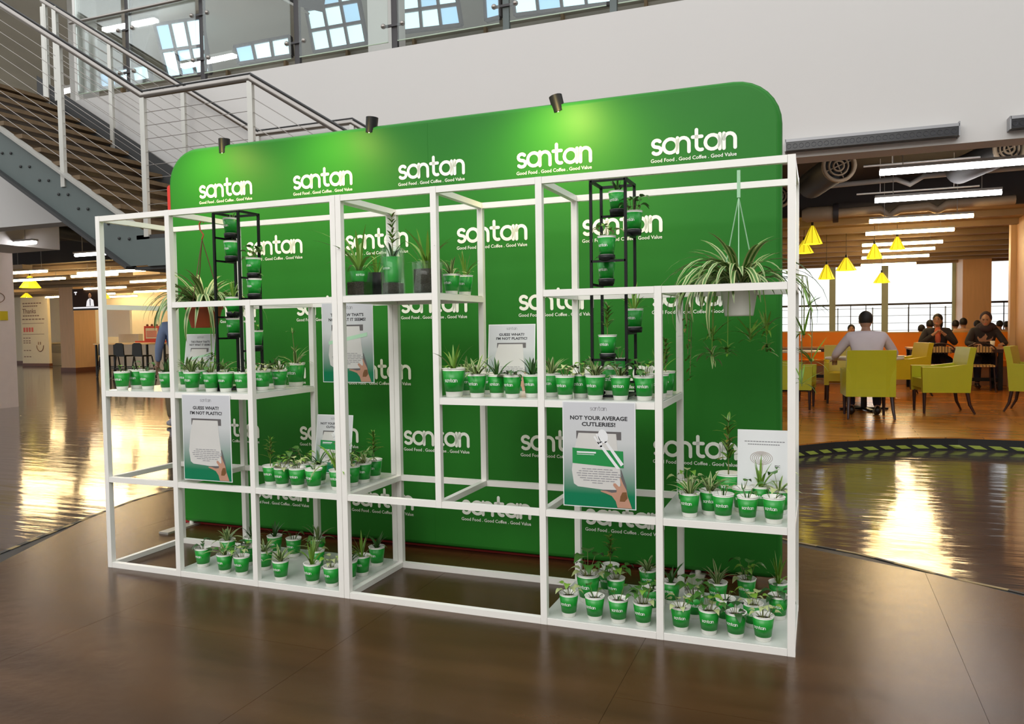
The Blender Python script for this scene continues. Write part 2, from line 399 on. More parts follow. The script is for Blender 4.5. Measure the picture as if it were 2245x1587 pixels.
# upper wall, gallery slab, cafe ceilings
struct(MB().box((-15, YB, ZB0), (15, YB+.3, ZB1)).build('wall_upper', 'wall_white'))
struct(MB().box((-15, YB+.3, 4.2), (15, 24.5, ZB1-.01)).build('ceiling', 'concrete'))
struct(MB().box((-48, YB+.3, 3.62), (15, 10.7, 3.72)).build('ceiling', 'ceiling_dark'))
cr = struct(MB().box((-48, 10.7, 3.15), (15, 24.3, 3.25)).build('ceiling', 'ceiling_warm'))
for k in range(9): MB().box((-40, 11.6+k*1.4, 3.05), (14, 11.75+k*1.4, 3.15)).build('ceiling_joist', 'ceiling_warm', cr)
struct(MB().box((-48, 10.6, 3.1), (15, 10.7, 3.62)).build('trim_1', 'ceiling_dark'))
struct(MB().box((-48, YB+.3, 4.0), (-15, 24.3, 4.1)).build('ceiling', 'concrete'))
struct(MB().box((-13.2, YB+.32, 2.87), (-9.0, 7.0, 3.6)).build('ceiling', 'wall_white'))
# left white column
xl = onz(42, 890).x
lc = struct(MB().box((-14, 6.2, -.01), (xl, 7.03, 3.62)).build('wall_column', 'pink_wall'))
a = onx(0, 682, xl); b = onx(16, 702, xl)
tag(MB().box((xl+.002, 6.25, b.z), (xl+.02, b.y, a.z)).build('sign_panel', 'sign_yellow'), 'yellow sign strip fixed on the pale column at the left edge', 'sign')
rg = MB(); p = onx(-10, 652, xl)
rg.tube([(xl+.006, p.y+.17*math.cos(t*PI/12), p.z+.10*math.sin(t*PI/12)) for t in range(25)], .006, 6)
tag(rg.build('ring_emblem', 'brown_ink'), 'thin dark ring printed on the pale column above the yellow strip', 'sign')
# right wall and pillar
XW = 7.1; YE = onx(2228, 600, XW).y
struct(MB().box((XW, YB+.3, ZP), (XW+.3, YE, 3.15)).build('wall_right', 'wood_panel'))
pa = ony(2213, 700, YE+.05).x
struct(MB().box((pa, YE+.01, ZP), (XW+.02, YE+.17, 3.15)).build('trim_2', 'wood_light'))
struct(MB().box((12, 10.9, 0), (12.3, 24, 3.2)).build('wall_far_right', 'wood_panel'))
struct(MB().box((XW+.3, YE+.02, ZP), (12.2, YE+.17, 3.15)).build('wall_side', 'wood_panel'))
# far left walls
wl = struct(MB().box((-48, 22.3, 0), (-2, 22.6, 3.2)).build('wall_far', 'cream'))
struct(MB().box((-48, 22.26, -.01), (-2, 22.3, .14)).build('baseboard_far', 'base_brown'))
struct(MB().box((-2.2, 9, 0), (-2, 22.6, 3.2)).build('wall_divider', 'cream'))
# wood-clad column on the left with dark skirting
c0 = ony(135, 800, 17.3); c1 = ony(166, 800, 17.3); c2 = onx(213, 800, c1.x)
struct(MB().box((c0.x, 17.3, 0), (c1.x, c2.y, 3.15)).build('wall_column', 'wood_panel'))
struct(MB().box((c0.x-.02, 17.28, -.01), (c1.x+.02, c2.y+.02, .13)).build('baseboard_column', 'base_brown'))
# window wall of the cafe
YW = 23.2
ww = struct(MB().box((1.0, YW, 0), (12.2, YW+.2, .7)).build('wall_window', 'cream'))
def xw(px): return ony(px, 660, YW).x
win = [(1690, 1825), (1825, 1940), (1940, 2095), (2155, 2290)]
for wi, (pa_, pb_) in enumerate(win):
    x0, x1 = xw(pa_), xw(pb_)
    w = struct(MB().box((x0, YW, .7), (x0+.09, YW+.1, 3.15)).box((x1-.09, YW, .7), (x1, YW+.1, 3.15)).box((x0, YW, 3.08), (x1, YW+.1, 3.15)).box((x0, YW, .7), (x1, YW+.1, .78)).build('window_%d' % (wi+1), 'window_green'))
    zt = ony(1900, 668, YW).z
    MB().box((x0+.09, YW+.02, zt-.03), (x1-.09, YW+.08, zt+.03)).build('window_transom', 'frame_dark', w)
    n = 3
    for k in range(n):
        xa = x0+.09+(x1-x0-.18)*k/n; xb = x0+.09+(x1-x0-.18)*(k+1)/n
        MB().box((xa+.01, YW+.045, .78), (xb-.01, YW+.055, zt-.03)).build('window_pane', 'glass_window', w)
        MB().box((xa+.01, YW+.045, zt+.03), (xb-.01, YW+.055, 3.08)).build('window_pane', 'glass_window', w)
        if k: MB().box((xa-.012, YW+.03, .78), (xa+.012, YW+.07, zt-.03)).build('window_bar', 'frame_dark', w)
struct(MB().box((xw(2095), YW-1.2, ZP), (xw(2155), YW+.3, 3.15)).build('wall_column', 'wood_panel'))
rl = thing('railing', 'thin dark outdoor railing seen through the cafe windows', 'railing', (5, YW+3, 0))
for k in range(7): MB().box((-5, -.02, .3+k*.25), (8, .02, .32+k*.25)).build('rail', 'duct_grey', rl)
for k in range(12): MB().box((-5+k*1.1, -.02, 0), (-4.96+k*1.1, .02, 1.85)).build('post', 'duct_grey', rl)
# unseen walls added around the atrium to block low sky light
struct(MB().box((-15, -8.3, -.01), (15, -8.1, 7.0)).build('wall_skyblock_back', 'wall_white'))
struct(MB().box((-15.2, -8.3, -.01), (-15, 7, 7.0)).build('wall_skyblock_left', 'wall_white'))
struct(MB().box((13, -8.3, -.01), (13.2, YB, 7.0)).build('wall_right', 'wall_white'))  # added sky blocker as well, not the wood wall of the cafe

# ---------------------------------------------------------------- upper gallery
YG = 8.2
struct(MB().box((-15, YG+2.2, ZB1), (15, YG+2.4, 9)).build('wall_gallery', 'concrete'))
gc = struct(MB().add([(-15, 4.9, 7.6), (15, 4.9, 7.6), (15, YG+2.3, 6.9), (-15, YG+2.3, 6.9), (-15, 4.9, 7.75), (15, 4.9, 7.75), (15, YG+2.3, 7.05), (-15, YG+2.3, 7.05)], [(0,1,2,3),(7,6,5,4),(0,4,5,1),(1,5,6,2),(2,6,7,3),(3,7,4,0)]).build('ceiling', 'concrete'))
for k in range(12):
    x = -14+k*1.5; MB().box((x, YG+2.1, 4.5), (x+.05, YG+2.22, 7)).build('ceiling_rib', 'ceiling_warm', gc)
struct(MB().box((-15, YB+.31, ZB1-.005), (15, YB+.38, ZB1+.09)).build('trim_3', 'frame_dark'))
def g3(px, py, Y=YG): return ony(px, py, Y)
def tilted_window(name, quad, nx, nz, m='pane_sky', fr='frame_dark', Y=YG):
    q = [g3(*p, Y) for p in quad]       # tl, tr, br, bl
    def P(u, v): return (q[0]*(1-u)+q[1]*u)*(1-v)+(q[3]*(1-u)+q[2]*u)*v
    w = MB()
    for i in range(nx+1): w.beam(P(i/nx, 0), P(i/nx, 1), .045, .08, up=(0, 1, 0))
    for j in range(nz+1): w.beam(P(0, j/nz), P(1, j/nz), .05, .08, up=(0, 1, 0))
    o = struct(w.build(name, fr))
    for i in range(nx):
        for j in range(nz):
            c = [P(i/nx, j/nz), P((i+1)/nx, j/nz), P((i+1)/nx, (j+1)/nz), P(i/nx, (j+1)/nz)]; ce = sum(c, Vector())/4
            c = [ce+(v-ce)*.93 for v in c]; dy = Vector((0, .02, 0))
            mm = m if (i*7+j*3) % 5 else 'pane_blue'
            MB().add(c+[v+dy for v in c], [(0,1,2,3),(7,6,5,4),(0,4,5,1),(1,5,6,2),(2,6,7,3),(3,7,4,0)]).build('window_pane', mm, o)
tilted_window('window_5', [(340,55),(442,40),(462,160),(370,172)], 3, 2)
tilted_window('window_6', [(515,103),(636,80),(640,122),(525,140)], 3, 1)
tilted_window('window_7', [(655,-70),(770,-90),(805,95),(690,115)], 3, 4)
tilted_window('window_8', [(878,-60),(990,-80),(1012,55),(884,70)], 3, 3)
tilted_window('window_9', [(1060,-60),(1095,-66),(1098,38),(1066,46)], 1, 2, 'pane_blue')
tilted_window('window_10', [(1120,-60),(1330,-90),(1342,8),(1130,34)], 4, 2)
tilted_window('window_11', [(218,160),(326,140),(332,175),(222,195)], 3, 1)
cx0, cx1 = g3(806, 50, 6.6).x, g3(858, 50, 6.6).x
struct(MB().box((cx0, 6.6, ZB1), (cx1, 7.0, 7.4)).build('wall_column', 'wall_white'))
cx0, cx1 = g3(148, 50, 6.6).x, g3(168, 50, 6.6).x
struct(MB().box((cx0, 6.6, ZB1), (cx1, 7.0, 7.4)).build('wall_column', 'duct_grey'))
# gallery lights, and a tube reflection built as a glowing bar
for (pa_, pb_, nm) in (((228, 66), (342, 44), 'white gallery tube light high behind the stair rails'), ((400, 146), (515, 122), 'glowing bar for a tube light reflection, low between two balustrade posts'), ((120, 205), (190, 190), 'short white gallery tube light beside the stair newel')):
    a, b = g3(*pa_, 7.4), g3(*pb_, 7.4)
    t = thing('tube_light', nm, 'light', a); MB().beam((0, 0, 0), b-a, .09, .05).build('tube', 'tube_white', t); MB().beam((0, 0, .05), b-a+Vector((0, 0, .05)), .12, .05).build('housing', 'duct_grey', t)
# gallery duct
a = g3(640, -10, 6.5); d = thing('air_duct', 'dark slanting duct under the gallery ceiling', 'duct', a)
MB().beam((-1.6, 1.2, 1.0), (.35, 0, -.1), .4, .3).build('duct_body', 'stair_dark', d)
MB().beam((-.6, 0, .25), (.2, 0, -.25), .28, .03).build('vent_grille', 'duct_grey', d)
# glass balustrade: posts and panes
bal = thing('glass_balustrade', 'glass gallery balustrade with dark steel posts above the white wall', 'balustrade', (0, YB+.12, ZB1))
pxs = [280, 443, 651, 865, 1110, 1345]; Xs = [ony(p, 100, YB+.1).x for p in pxs]
for i, x in enumerate(Xs):
    MB().box((x-.035, -.02, 0), (x+.035, .02, 1.35)).box((x-.10, -.06, 0), (x+.06, .03, .02)).build('post', 'frame_dark' if i < 4 else 'stair_steel', bal)
    for z in (.28, .82):
        MB().box((x-.12, -.045, z-.012), (x+.12, -.02, z+.012)).build('bracket', 'frame_dark', bal)
        for sx in (-.12, .12):
            k = MB(); k.ell((x+sx, -.05, z), (.028, .03, .028)); k.build('glass_fixing', 'steel', bal)
ex = [ony(165, 100, YB+.1).x]+Xs+[Xs[-1]+1.6]
for i in range(len(ex)-1):
    MB().box((ex[i]+.06, -.06, .10), (ex[i+1]-.06, -.048, 1.6)).build('glass_pane', 'glass', bal)
    MB().box((ex[i]+.06, -.061, .095), (ex[i+1]-.06, -.047, .103)).build('glass_edge', 'window_green', bal)
MB().tube([(ex[0], -.09, 1.02), (ex[-1], -.09, 1.02)], .02, 8).build('handrail', 'steel', bal)
MB().box((ex[0]-.02, -.03, 0), (ex[0]+.05, .03, 1.7)).build('post', 'white_plastic', bal)

# LED wall washers on the upper wall
for i, (pa_, pb_, lab) in enumerate((((1722, 313), (2103, 272), 'long black wall washer light bar with grey top, nearest the green backdrop'), ((2215, 262), (2400, 240), 'wall washer light bar cut by the right edge of the photo'))):
    a = ony(*pa_, YB-.1); b = ony(*pb_, YB-.1); Ln = b.x-a.x
    t = thing('light_bar', lab, 'light', (a.x, YB-.02, a.z-.035))
    MB().box((0, -.10, .035), (Ln, 0.02, .06)).build('housing', 'led_grey', t)
    MB().box((.004, -.095, -.04), (Ln-.004, 0, .035)).build('front_face', 'led_dark', t)
    MB().box((-.006, -.10, -.045), (.004, 0.018, .06)).build('end_cap', 'led_grey', t); MB().box((Ln-.004, -.10, -.045), (Ln+.006, 0.018, .075)).build('end_cap', 'led_grey', t)
    n = int(Ln/.052)
    me = MB().lathe([(0, -.004), (.017, -.002), (.020, .004)], 8).mesh('lens', 'lens_grey')
    for k in range(n): link('lens', me, t, (.03+k*.052, -.096, -.003), (PI/2, 0, 0))

# ---------------------------------------------------------------- stair
Y1, Y2 = 2.5, 4.15; SL = .612; XL0, XL1 = -2.22, -.95; ZL = 2.285; HR = 1.32
st = thing('staircase', 'grey steel staircase with wooden treads and cable railings behind the backdrop', 'staircase', (XL0, Y1, 0))
def S(x, y, z): return (x-XL0, y-Y1, z)
def stringer(y, t, nm, up=True):
    ex_ = .26 if y == Y2 else 0; mb = MB(); x_end = -5.75 if up else XL1+2.28/SL-.2
    if up: poly = [(XL0-.05, ZL+.10), (XL0-.55, ZL-.02+.0), (XL0-.05, ZL-.26), (x_end, ZL-.26+(XL0-.05-x_end)*SL), (x_end, ZL+.16+(XL0-.05-x_end)*SL)]
    if up: poly = [(XL0+.02, ZL+.0), (XL0+.02, ZL-.29), (XL0-.25, ZL-.29), (x_end, ZL-.29+(XL0-.25-x_end)*SL), (x_end, ZL+.10+ex_+(XL0-.12-x_end)*SL), (XL0-.16, ZL+.10+ex_)]
    else: poly = [(XL1, ZL+.02), (XL1, ZL-.29), (x_end, 0.0), (x_end+.3, 0.0)]
    mb.slab([(x-XL0, z) for x, z in poly], y-Y1, y-Y1+t)
    mb.build(nm, 'stair_dark' if y == Y2 else 'stair_steel', st)
    if up and y == Y1:
        MB().beam(S(XL0-.18, y-.01, ZL+.13), S(x_end, y-.01, ZL+.13+(XL0-.18-x_end)*SL), .11, .02).build('stringer_flange', 'duct_grey', st)
        MB().beam(S(XL0-.22, y, ZL-.31), S(x_end, y, ZL-.31+(XL0-.22-x_end)*SL), .13, .03).build('stringer_flange', 'stair_dark', st)
stringer(Y1, .02, 'stringer'); stringer(Y2, .02, 'stringer'); stringer(Y1, .02, 'stringer', False); stringer(Y2, .02, 'stringer', False)
bolt = MB().lathe([(0, 0), (.014, 0), (.014, .012), (0, .014)], 8).mesh('bolt', 'stair_dark')
nt_ = 13; dx = (5.75-2.3)/nt_
for k in range(nt_):
    x = XL0-.2-dx*(k+.6); zc = ZL-.10+(XL0-.25-x)*SL
    for e in (0, .13): link('bolt', bolt, st, S(x+e, Y1-.001, zc+.02 - e*.1), (PI/2, 0, 0))
for k in range(nt_):
    x1 = XL0-.10-dx*k; z = ZL+(k+1)*(ZB1-ZL)/(nt_+0.0)
    MB().box(S(x1-dx-.02, Y1+.03, z-.045), S(x1, Y2-.02, z)).build('tread', 'wood_tread', st)
    MB().box(S(x1-dx*.3-.02, Y1+.03, z-.165), S(x1-dx*.3, Y2-.02, z-.07)).build('riser', 'wood_tread', st)
for k in range(12):
    x0 = XL1+.02+.3*k; z = ZL-(k+1)*ZL/13
    MB().box(S(x0, Y1+.03, z-.045), S(x0+.32, Y2-.02, z)).build('tread', 'wood_tread', st)
MB().box(S(XL0-.14, Y1, ZL-.04), S(XL1+.05, Y2, ZL)).build('landing_plate', 'stair_dark', st)
MB().box(S(XL0-.0, Y1-.01, ZL-.30), S(XL1, Y1+.02, ZL-.04)).build('landing_fascia', 'stair_steel', st)
MB().box(S(XL0-.0, Y2-.02, ZL-.30), S(XL1, Y2+.0, ZL-.04)).build('landing_fascia', 'stair_steel', st)
MB().box(S(XL0-.2, Y1+.02, ZL-.33), S(XL1, Y2-.02, ZL-.30)).build('landing_soffit', 'stair_dark', st)
MB().box(S(-6.5, Y1-.2, ZB1-.25), S(-5.72, YB, ZB1)).build('top_landing', 'stair_dark', st)
for y, last in ((Y1, 0), (Y2, 1)):
    zr = ZL+HR; xe = -5.6
    path = [S(xe, y, zr+(XL0-xe)*SL), S(XL0, y, zr), S(XL1, y, zr), S(XL1+2.2, y, zr-2.2*SL)]
    MB().tube(path, .030, 10).build('handrail', 'steel', st)
    MB().tube([Vector(p)+Vector((0, .0, .045)) for p in path], .010, 6).build('handrail_cap', 'stair_dark', st)
    xs = [-5.55, -4.78 if not last else -4.45, -3.3, XL0, XL1, XL1+1.15, XL1+2.1]
    for x in xs:
        off = (XL0-x)*SL if x < XL0 else (0 if x <= XL1 else -(x-XL1)*SL)
        zb = ZL+off-(0.02 if XL0 <= x <= XL1 else .12)
        MB().box(S(x-.028, y-.018, zb), S(x+.028, y+.018, zr+off-.02)).build('post', 'steel_satin', st)
    for k in range(9):
        dz = -HR+.16+k*.125
        MB().tube([Vector(p)+Vector((0, 0, dz)) for p in path], .0035, 4).build('cable', 'steel', st)
# far newel pair at the stair head
for px in (103, 128):
    p = ony(px, 228, Y2); q = ony(px-4, 14, Y2)
    MB().box(S(p.x-.035, Y2-.02, ZB1-.05), S(p.x+.035, Y2+.02, q.z)).build('newel_post', 'steel_satin', st)

# ---------------------------------------------------------------- cafe ceiling fittings
ZT = 2.9
def tube_light(pa_, pb_, label, m, z=ZT, d=.055):
    a, b = onz(*pa_, z), onz(*pb_, z); y = (a.y+b.y)/2
    t = thing('tube_light', label, 'light', (a.x, y, z)); Ln = b.x-a.x
    MB().tube([(0, 0, 0), (Ln, 0, 0)], d/2, 10).build('tube', m, t)
    MB().box((0, -.06, .03), (Ln, .06, .06)).build('housing', 'duct_grey', t)
    for e in (.15, .85): MB().box((Ln*e-.004, -.004, .06), (Ln*e+.004, .004, (3.62 if y < 10.6 else 3.15)-z)).build('hanger', 'duct_grey', t)
    return t
W_ = 'tube_white'; Q_ = 'tube_warm'
rows = [((1928,381),(2290,350),W_,'nearest bright white tube light under the black cafe ceiling'),((1917,443),(2200,419),W_,'second white tube light, just before the warm ones'),
 ((1905,488),(2137,471),Q_,'warm tube light, nearest of the cafe row'),((1897,515),(2095,501),Q_,'warm tube light, second of the cafe row'),((1890,539),(2068,529),Q_,'warm tube light, third of the cafe row'),
 ((1890,553),(2052,543),Q_,'warm tube light, fourth of the cafe row'),((1888,568),(2040,558),Q_,'warm tube light, fifth of the cafe row'),((1886,584),(2012,575),Q_,'warm tube light, farthest of the cafe row'),
 ((-60,543),(72,531),W_,'white tube light crossing the pale column top at left'),((166,560),(270,553),W_,'white tube light seen through the shelf top left cell'),
 ((36,599),(96,594),Q_,'warm tube light above the nearer yellow lamp at left'),((163,607),(252,601),Q_,'warm tube light above the wall television'),((195,634),(266,629),Q_,'short warm tube light right of the television'),
 ((298,619),(372,613),Q_,'warm tube light, upper one near the leaf of the hanging basket'),((310,641),(366,636),Q_,'warm tube light, lower one behind the shelf post'),((232,652),(288,648),Q_,'warm tube light low over the black chairs'),((104,652),(140,650),Q_,'small warm tube light between text board and column')]
for pa_, pb_, m_, lb in rows: tube_light(pa_, pb_, lb, m_)
for (pa_, pb_, lb) in (((1893,365),(2225,338),'thin grey conduit over the nearest white tube light'),((1878,426),(2150,405),'thin grey conduit over the second white tube light'),((268,538) ,(360,534),'thin conduit at left over the shelf')):
    a, b = onz(*pa_, 3.15), onz(*pb_, 3.15)
    cb = MB().tube([(a.x, a.y, 3.15), (b.x, a.y, 3.15)], .012, 6)
    for e in (.2, .8): cb.box((a.x+(b.x-a.x)*e-.004, a.y-.004, 3.15), (a.x+(b.x-a.x)*e+.004, a.y+.004, 3.62 if a.y < 10.6 else 3.152))
    tag(cb.build('conduit', 'white_plastic'), lb, 'pipe')
for i, (x_, y_) in enumerate([(-14, 11.5), (-11, 14), (-8, 11.5), (-8, 17), (-5, 14), (-14, 17), (-18, 12.5), (-2, 11.5), (0, 15), (-19, 20), (-27, 17.5), (-24, 19.5)]):  # extra tubes added only to brighten the left hall
    t = thing('tube_light', 'warm tube light added to brighten the left hall, %s of the extra ones' % ['first', 'second', 'third', 'fourth', 'fifth', 'sixth', 'seventh', 'eighth', 'ninth', 'tenth', 'eleventh', 'twelfth'][i], 'light', (x_, y_, ZT), 0, 'warm tube lights added to brighten the left hall')
    MB().tube([(0, 0, 0), (2.3, 0, 0)], .0275, 10).build('tube', 'tube_warm', t); MB().box((0, -.06, .03), (2.3, .06, .06)).build('housing', 'duct_grey', t)
    for e in (.15, .85): MB().box((2.3*e-.004, -.004, .06), (2.3*e+.004, .004, .25)).build('hanger', 'duct_grey', t)
def jet(px, py, r, Y, label):
    p = ony(px, py, Y); k = (p-CAM).dot(_fw)/F*r
    t = thing('air_nozzle', label, 'vent', (p.x, Y, p.z)); t.rotation_euler = (PI/2, 0, .25)
    MB().lathe([(k*.8, -.3), (k*.86, 0), (k, .02), (k*.98, .05), (k*.8, .05), (k*.78, -.02)], 28).build('ring', 'duct', t)
    for f in (.55, .3): MB().lathe([(k*f, -.02), (k*f+.012, .01), (k*f, .03), (k*f-.012, .01), (k*f, -.02)], 20).build('inner_ring', 'duct', t)
    MB().lathe([(0, -.05), (k*.8, -.05)], 24).build('throat', 'stair_dark', t)
    for q in range(4): MB().beam((0, 0, 0), (k*.8*math.cos(q*PI/2+.4), k*.8*math.sin(q*PI/2+.4), 0), .012, .012).build('spoke', 'duct', t)
    MB().lathe([(k*.86, -.02), (k*.9, -1.2)], 20).build('duct_body', 'stair_dark', t)
    MB().box((-.012, k*.8, -.3), (.012, 3.62-p.z, -.27)).build('hanger', 'duct_grey', t)
jet(1838, 364, 37, 6.5, 'round white air nozzle nearest the shelf top right corner'); jet(2212, 326, 36, 6.5, 'round white air nozzle at the right edge under the wall')
jet(1708, 430, 26, 7.5, 'round air nozzle between green backdrop and shelf post'); jet(100, 503, 16, 7.7, 'round air nozzle under the wall at the far left')
def pipe(pts, r, label, m, name='pipe', cat='pipe'):
    return tag(MB().tube(pts, r, 8).build(name, m), label, cat)
pp = [ony(1725, 418, 8.2), ony(1770, 412, 8.2), ony(1965, 393, 8.2), ony(1995, 404, 8.2), ony(2025, 386, 8.2), ony(2300, 362, 8.2)]
pipe(pp, .035, 'pale pipe with a V bend running under the black ceiling', 'duct_grey')
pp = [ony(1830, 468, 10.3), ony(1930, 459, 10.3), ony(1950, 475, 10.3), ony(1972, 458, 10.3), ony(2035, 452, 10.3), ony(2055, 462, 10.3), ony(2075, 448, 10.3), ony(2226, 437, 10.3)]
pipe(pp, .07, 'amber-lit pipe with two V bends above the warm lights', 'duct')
a, b = ony(1758, 472, 10.2), ony(1826, 467, 10.2)
t = thing('duct_section', 'short rounded amber duct beside the shelf post', 'duct', (a.x, 10.2, a.z)); Ln = b.x-a.x
MB().tube([(0, 0, 0), (.08, 0, 0), (Ln, 0, 0)], [.08, .12, .12], 14).build('duct_body', 'duct', t)
MB().tube([(Ln, 0, 0), (Ln+.08, 0, 0)], .15, 14).build('flange', 'frame_dark', t)
for k, (pa_, pb_) in enumerate((((60,585),(215,610)),((215,640),(375,652)),((300,600),(372,598)))):
    a, b = onz(*pa_, 2.94), onz(*pb_, 2.94); b.y = a.y
    tag(MB().beam(a, b, .25, .10).box(((a.x+b.x)/2-.01, a.y-.01, 2.96), ((a.x+b.x)/2+.01, a.y+.01, 3.62 if a.y < 10.6 else 3.05)).build('air_duct', 'duct'), ['flat brown duct above the wood column at left', 'flat duct low behind the top left shelf cell', 'short duct near the stair landing underside'][k], 'duct')
# yellow pendant lamps
def pendant(px, py, wpx, hpx, Y, label, lit='shade_yellow', frame=True):
    p = ony(px, py, Y); k = (p-CAM).dot(_fw)/F; w, h = wpx*k, hpx*k
    t = thing('pendant_lamp', label, 'lamp', (p.x, Y, p.z)); rb = w/2
    MB().lathe([(rb*.16, h/2), (rb, -h/2), (rb*.97, -h/2), (rb*.13, h/2)], 8, sm=False).build('lamp_shade', lit, t)
    for q in range(8):
        a = 2*PI*q/8; MB().beam((rb*.17*math.cos(a), rb*.17*math.sin(a), h/2), (rb*1.01*math.cos(a), rb*1.01*math.sin(a), -h/2), .008, .008).build('rib', 'vinyl_yellow', t)
    MB().ell((0, 0, -h*.15), (.045, .045, .06)).build('bulb', 'bulb', t)
    MB().tube([(0, 0, h/2), (0, 0, h/2+.06)], .02, 8).build('socket', 'black_metal', t)
    MB().tube([(0, 0, h/2), (0, 0, 3.15-p.z)], .005, 5).build('cord', 'black_metal', t)
pendant(1781,515,42,40,11.5,'yellow pendant lamp highest beside the shelf post'); pendant(1763,541,40,28,13,'yellow pendant lamp half hidden by the shelf post')
pendant(1855,579,42,28,14,'yellow pendant lamp, wide one just above the window line'); pendant(1812,596,34,32,14,'yellow pendant lamp hanging lowest, left of the wide one')
pendant(1917,551,34,32,13,'bright yellow pendant lamp against the warm lights, left of two'); pendant(1967,533,32,28,13,'bright yellow pendant lamp against the warm lights, right of two')
pendant(1933,609,34,22,17,'greenish pendant lamp hanging in front of the window')
pendant(66,618,42,26,13,'yellow pendant lamp, larger of the two left of the wood column'); pendant(145,637,20,15,18,'yellow pendant lamp, small one in front of the wood column'); pendant(58,647,24,10,19,'yellow pendant lamp, low one above the text board')
pendant(230,647,22,14,16,'yellow pendant lamp seen behind the first shelf post')
# ================================================================== BACKDROP
YD = .9; BX0, BX1, BZ0, BZ1 = -.325, 3.600, .052, 2.552
bd = thing('backdrop', 'tall green fabric display backdrop printed with rows of white word marks', 'backdrop', ((BX0+BX1)/2, YD, 0))
def rrect(x0, x1, z0, z1, rt, rb=.04, n=8):
    P = []
    for cx, cz, r, a in ((x0+rb, z0+rb, rb, 180), (x1-rb, z0+rb, rb, 270), (x1-rt, z1-rt, rt, 0), (x0+rt, z1-rt, rt, 90)):
        P += arc(cx, cz, r, a, a+90, n)
    return P
bc = (BX0+BX1)/2; hw = (BX1-BX0)/2
mb = MB(); mb.slab(rrect(-hw, hw, BZ0, BZ1, .21), 0, .05)
mb.build('fabric_panel', 'green_fabric', bd)
MB().slab(rrect(-hw-.098, hw-.10, .002, BZ1-.19, .02, .02), .060, .085).build('rear_panel', 'red_fabric', bd)
loop = [(x, .025, z) for x, z in rrect(-hw, hw, BZ0, BZ1, .21)]; loop.append(loop[0])
MB().tube(loop, .027, 6).build('frame_tube', 'green_fabric', bd)
MB().box((-.006, -.001, BZ0), (.006, .001, BZ1)).build('fabric_seam', 'green_fabric', bd)
for x in (-hw+.06, hw-.4):
    MB().box((x-.04, -.23, .0), (x+.04, .38, .012)).build('foot_plate', 'steel_satin', bd)
    MB().tube([(x, .025, 0), (x, .025, BZ0+.05)], .016, 8).build('foot_post', 'white_plastic', bd)
word = word_mb(.44, lambda u, v: (u, 0, v)).mesh('word_mark', 'logo_white')
tagm = text_mesh('Good Food . Good Coffee . Good Value', .44, 'logo_white', .012)
for r in range(6):
    z = 2.29-.40*r
    for k in range(-1, 6):
        x = .135+.763*k+(.381 if r % 2 else 0)
        if x-.22 < BX0+.02 or x+.22 > BX1-.01: continue
        lg = link('word_mark', word, bd, (x-bc, -.002, z-.055)); link('tagline', tagm, lg, (0, 0, -.035))
# lamps clipped over the top edge
for i, (px, py) in enumerate(((492, 322), (815, 276), (1222, 230))):
    p = ony(px, py-2, .925)
    t = thing('clip_lamp', 'small black spot lamp clipped on top of the green backdrop, '+('at its left end', 'left of the middle', 'right of the middle')[i], 'lamp', (p.x, .925, p.z))
    rot = Matrix.Rotation((0, .1, -.25)[i], 3, 'Y')
    mb = MB(); mb.tube([rot @ Vector((0, 0, -.05)), rot @ Vector((0, 0, .045))], [.035, .038], 14); mb.build('lamp_head', 'black_metal', t)
    MB().tube([(0, .02, .0), (0, .09, -.01), (0, .10, -.12)], .008, 6).build('lamp_arm', 'black_metal', t)
    MB().box((-.03, .07, -.16), (.03, .11, -.06)).build('clamp', 'black_metal', t)
    MB().tube([rot @ Vector((0, 0, -.052)), rot @ Vector((0, 0, -.051))], .026, 12).build('lamp_lens', 'bulb', t)
    lamp('clip_spot', 'SPOT', (p.x-(.10, .22, -.03)[i], .50, p.z+.02), (p.x-(.14, .34, -.05)[i], .9, 2.05), (24, 24, 32)[i], (1, .74, .22), .05, spot=150, blend=1)

# ================================================================== DISPLAY SHELVES
wv = .03; D = .567; HS = 2.0
A0, A1, A2, SX = 0.0, .507, 1.0305, 1.591; B0, B1, B2, B3, B4 = SX+.002, 2.1132, 2.6325, 3.1558, 3.6837
Z1, Z2, Z3 = .5227, 1.0136, 1.5042
def shelf_unit(label, x0, posts, rails, boards, deps):
    t = thing('display_shelf', label, 'shelf', (x0, 0, 0))
    for x, za, zb in posts:
        for y in (0, D-wv): MB().box((x-x0, y, za), (x+wv-x0, y+wv, zb)).build('post', 'white_metal', t)
    for a, b, z in rails:
        for y in (0, D-wv): MB().box((a+wv-x0+.001, y+.001, z-wv), (b-x0-.001, y+wv-.001, z-.0005)).build('rail', 'white_metal', t)
    for x, z in deps: MB().box((x-x0+.001, wv, z-wv+.001), (x+wv-x0-.001, D-wv, z-.001)).build('crossbar', 'white_metal', t)
    for a, b, z in boards: MB().box((a-x0+.004, .004, z-.002), (b-x0-.004, D-.004, z+.004)).build('shelf_board', 'board', t)
    return t
S_ = SX-wv
ua = shelf_unit('left white metal grid display shelf, narrower unit of the pair', 0,
    [(A0, 0, HS), (A1, 0, HS), (A2, 0, Z3), (S_, 0, HS)],
    [(A0, A1, wv), (A1, A2, wv), (A2, S_, wv), (A0, A1, Z1), (A1, A2, Z1), (A2, S_, Z1), (A0, A1, Z2), (A1, A2, Z2), (A1, A2, Z3), (A2, S_, Z3), (A0, S_, HS)],
    [(A1, SX, wv), (A2, SX, Z1), (A0, A2+wv, Z2)],
    [(A0, wv), (A0, Z1), (A0, Z2), (A0, Z3), (A0, HS), (A1, wv), (A1, Z1), (A1, HS), (A2, wv), (A2, Z1), (A2, Z2), (A2, Z3), (S_, wv), (S_, Z1), (S_, Z3), (S_, HS)])
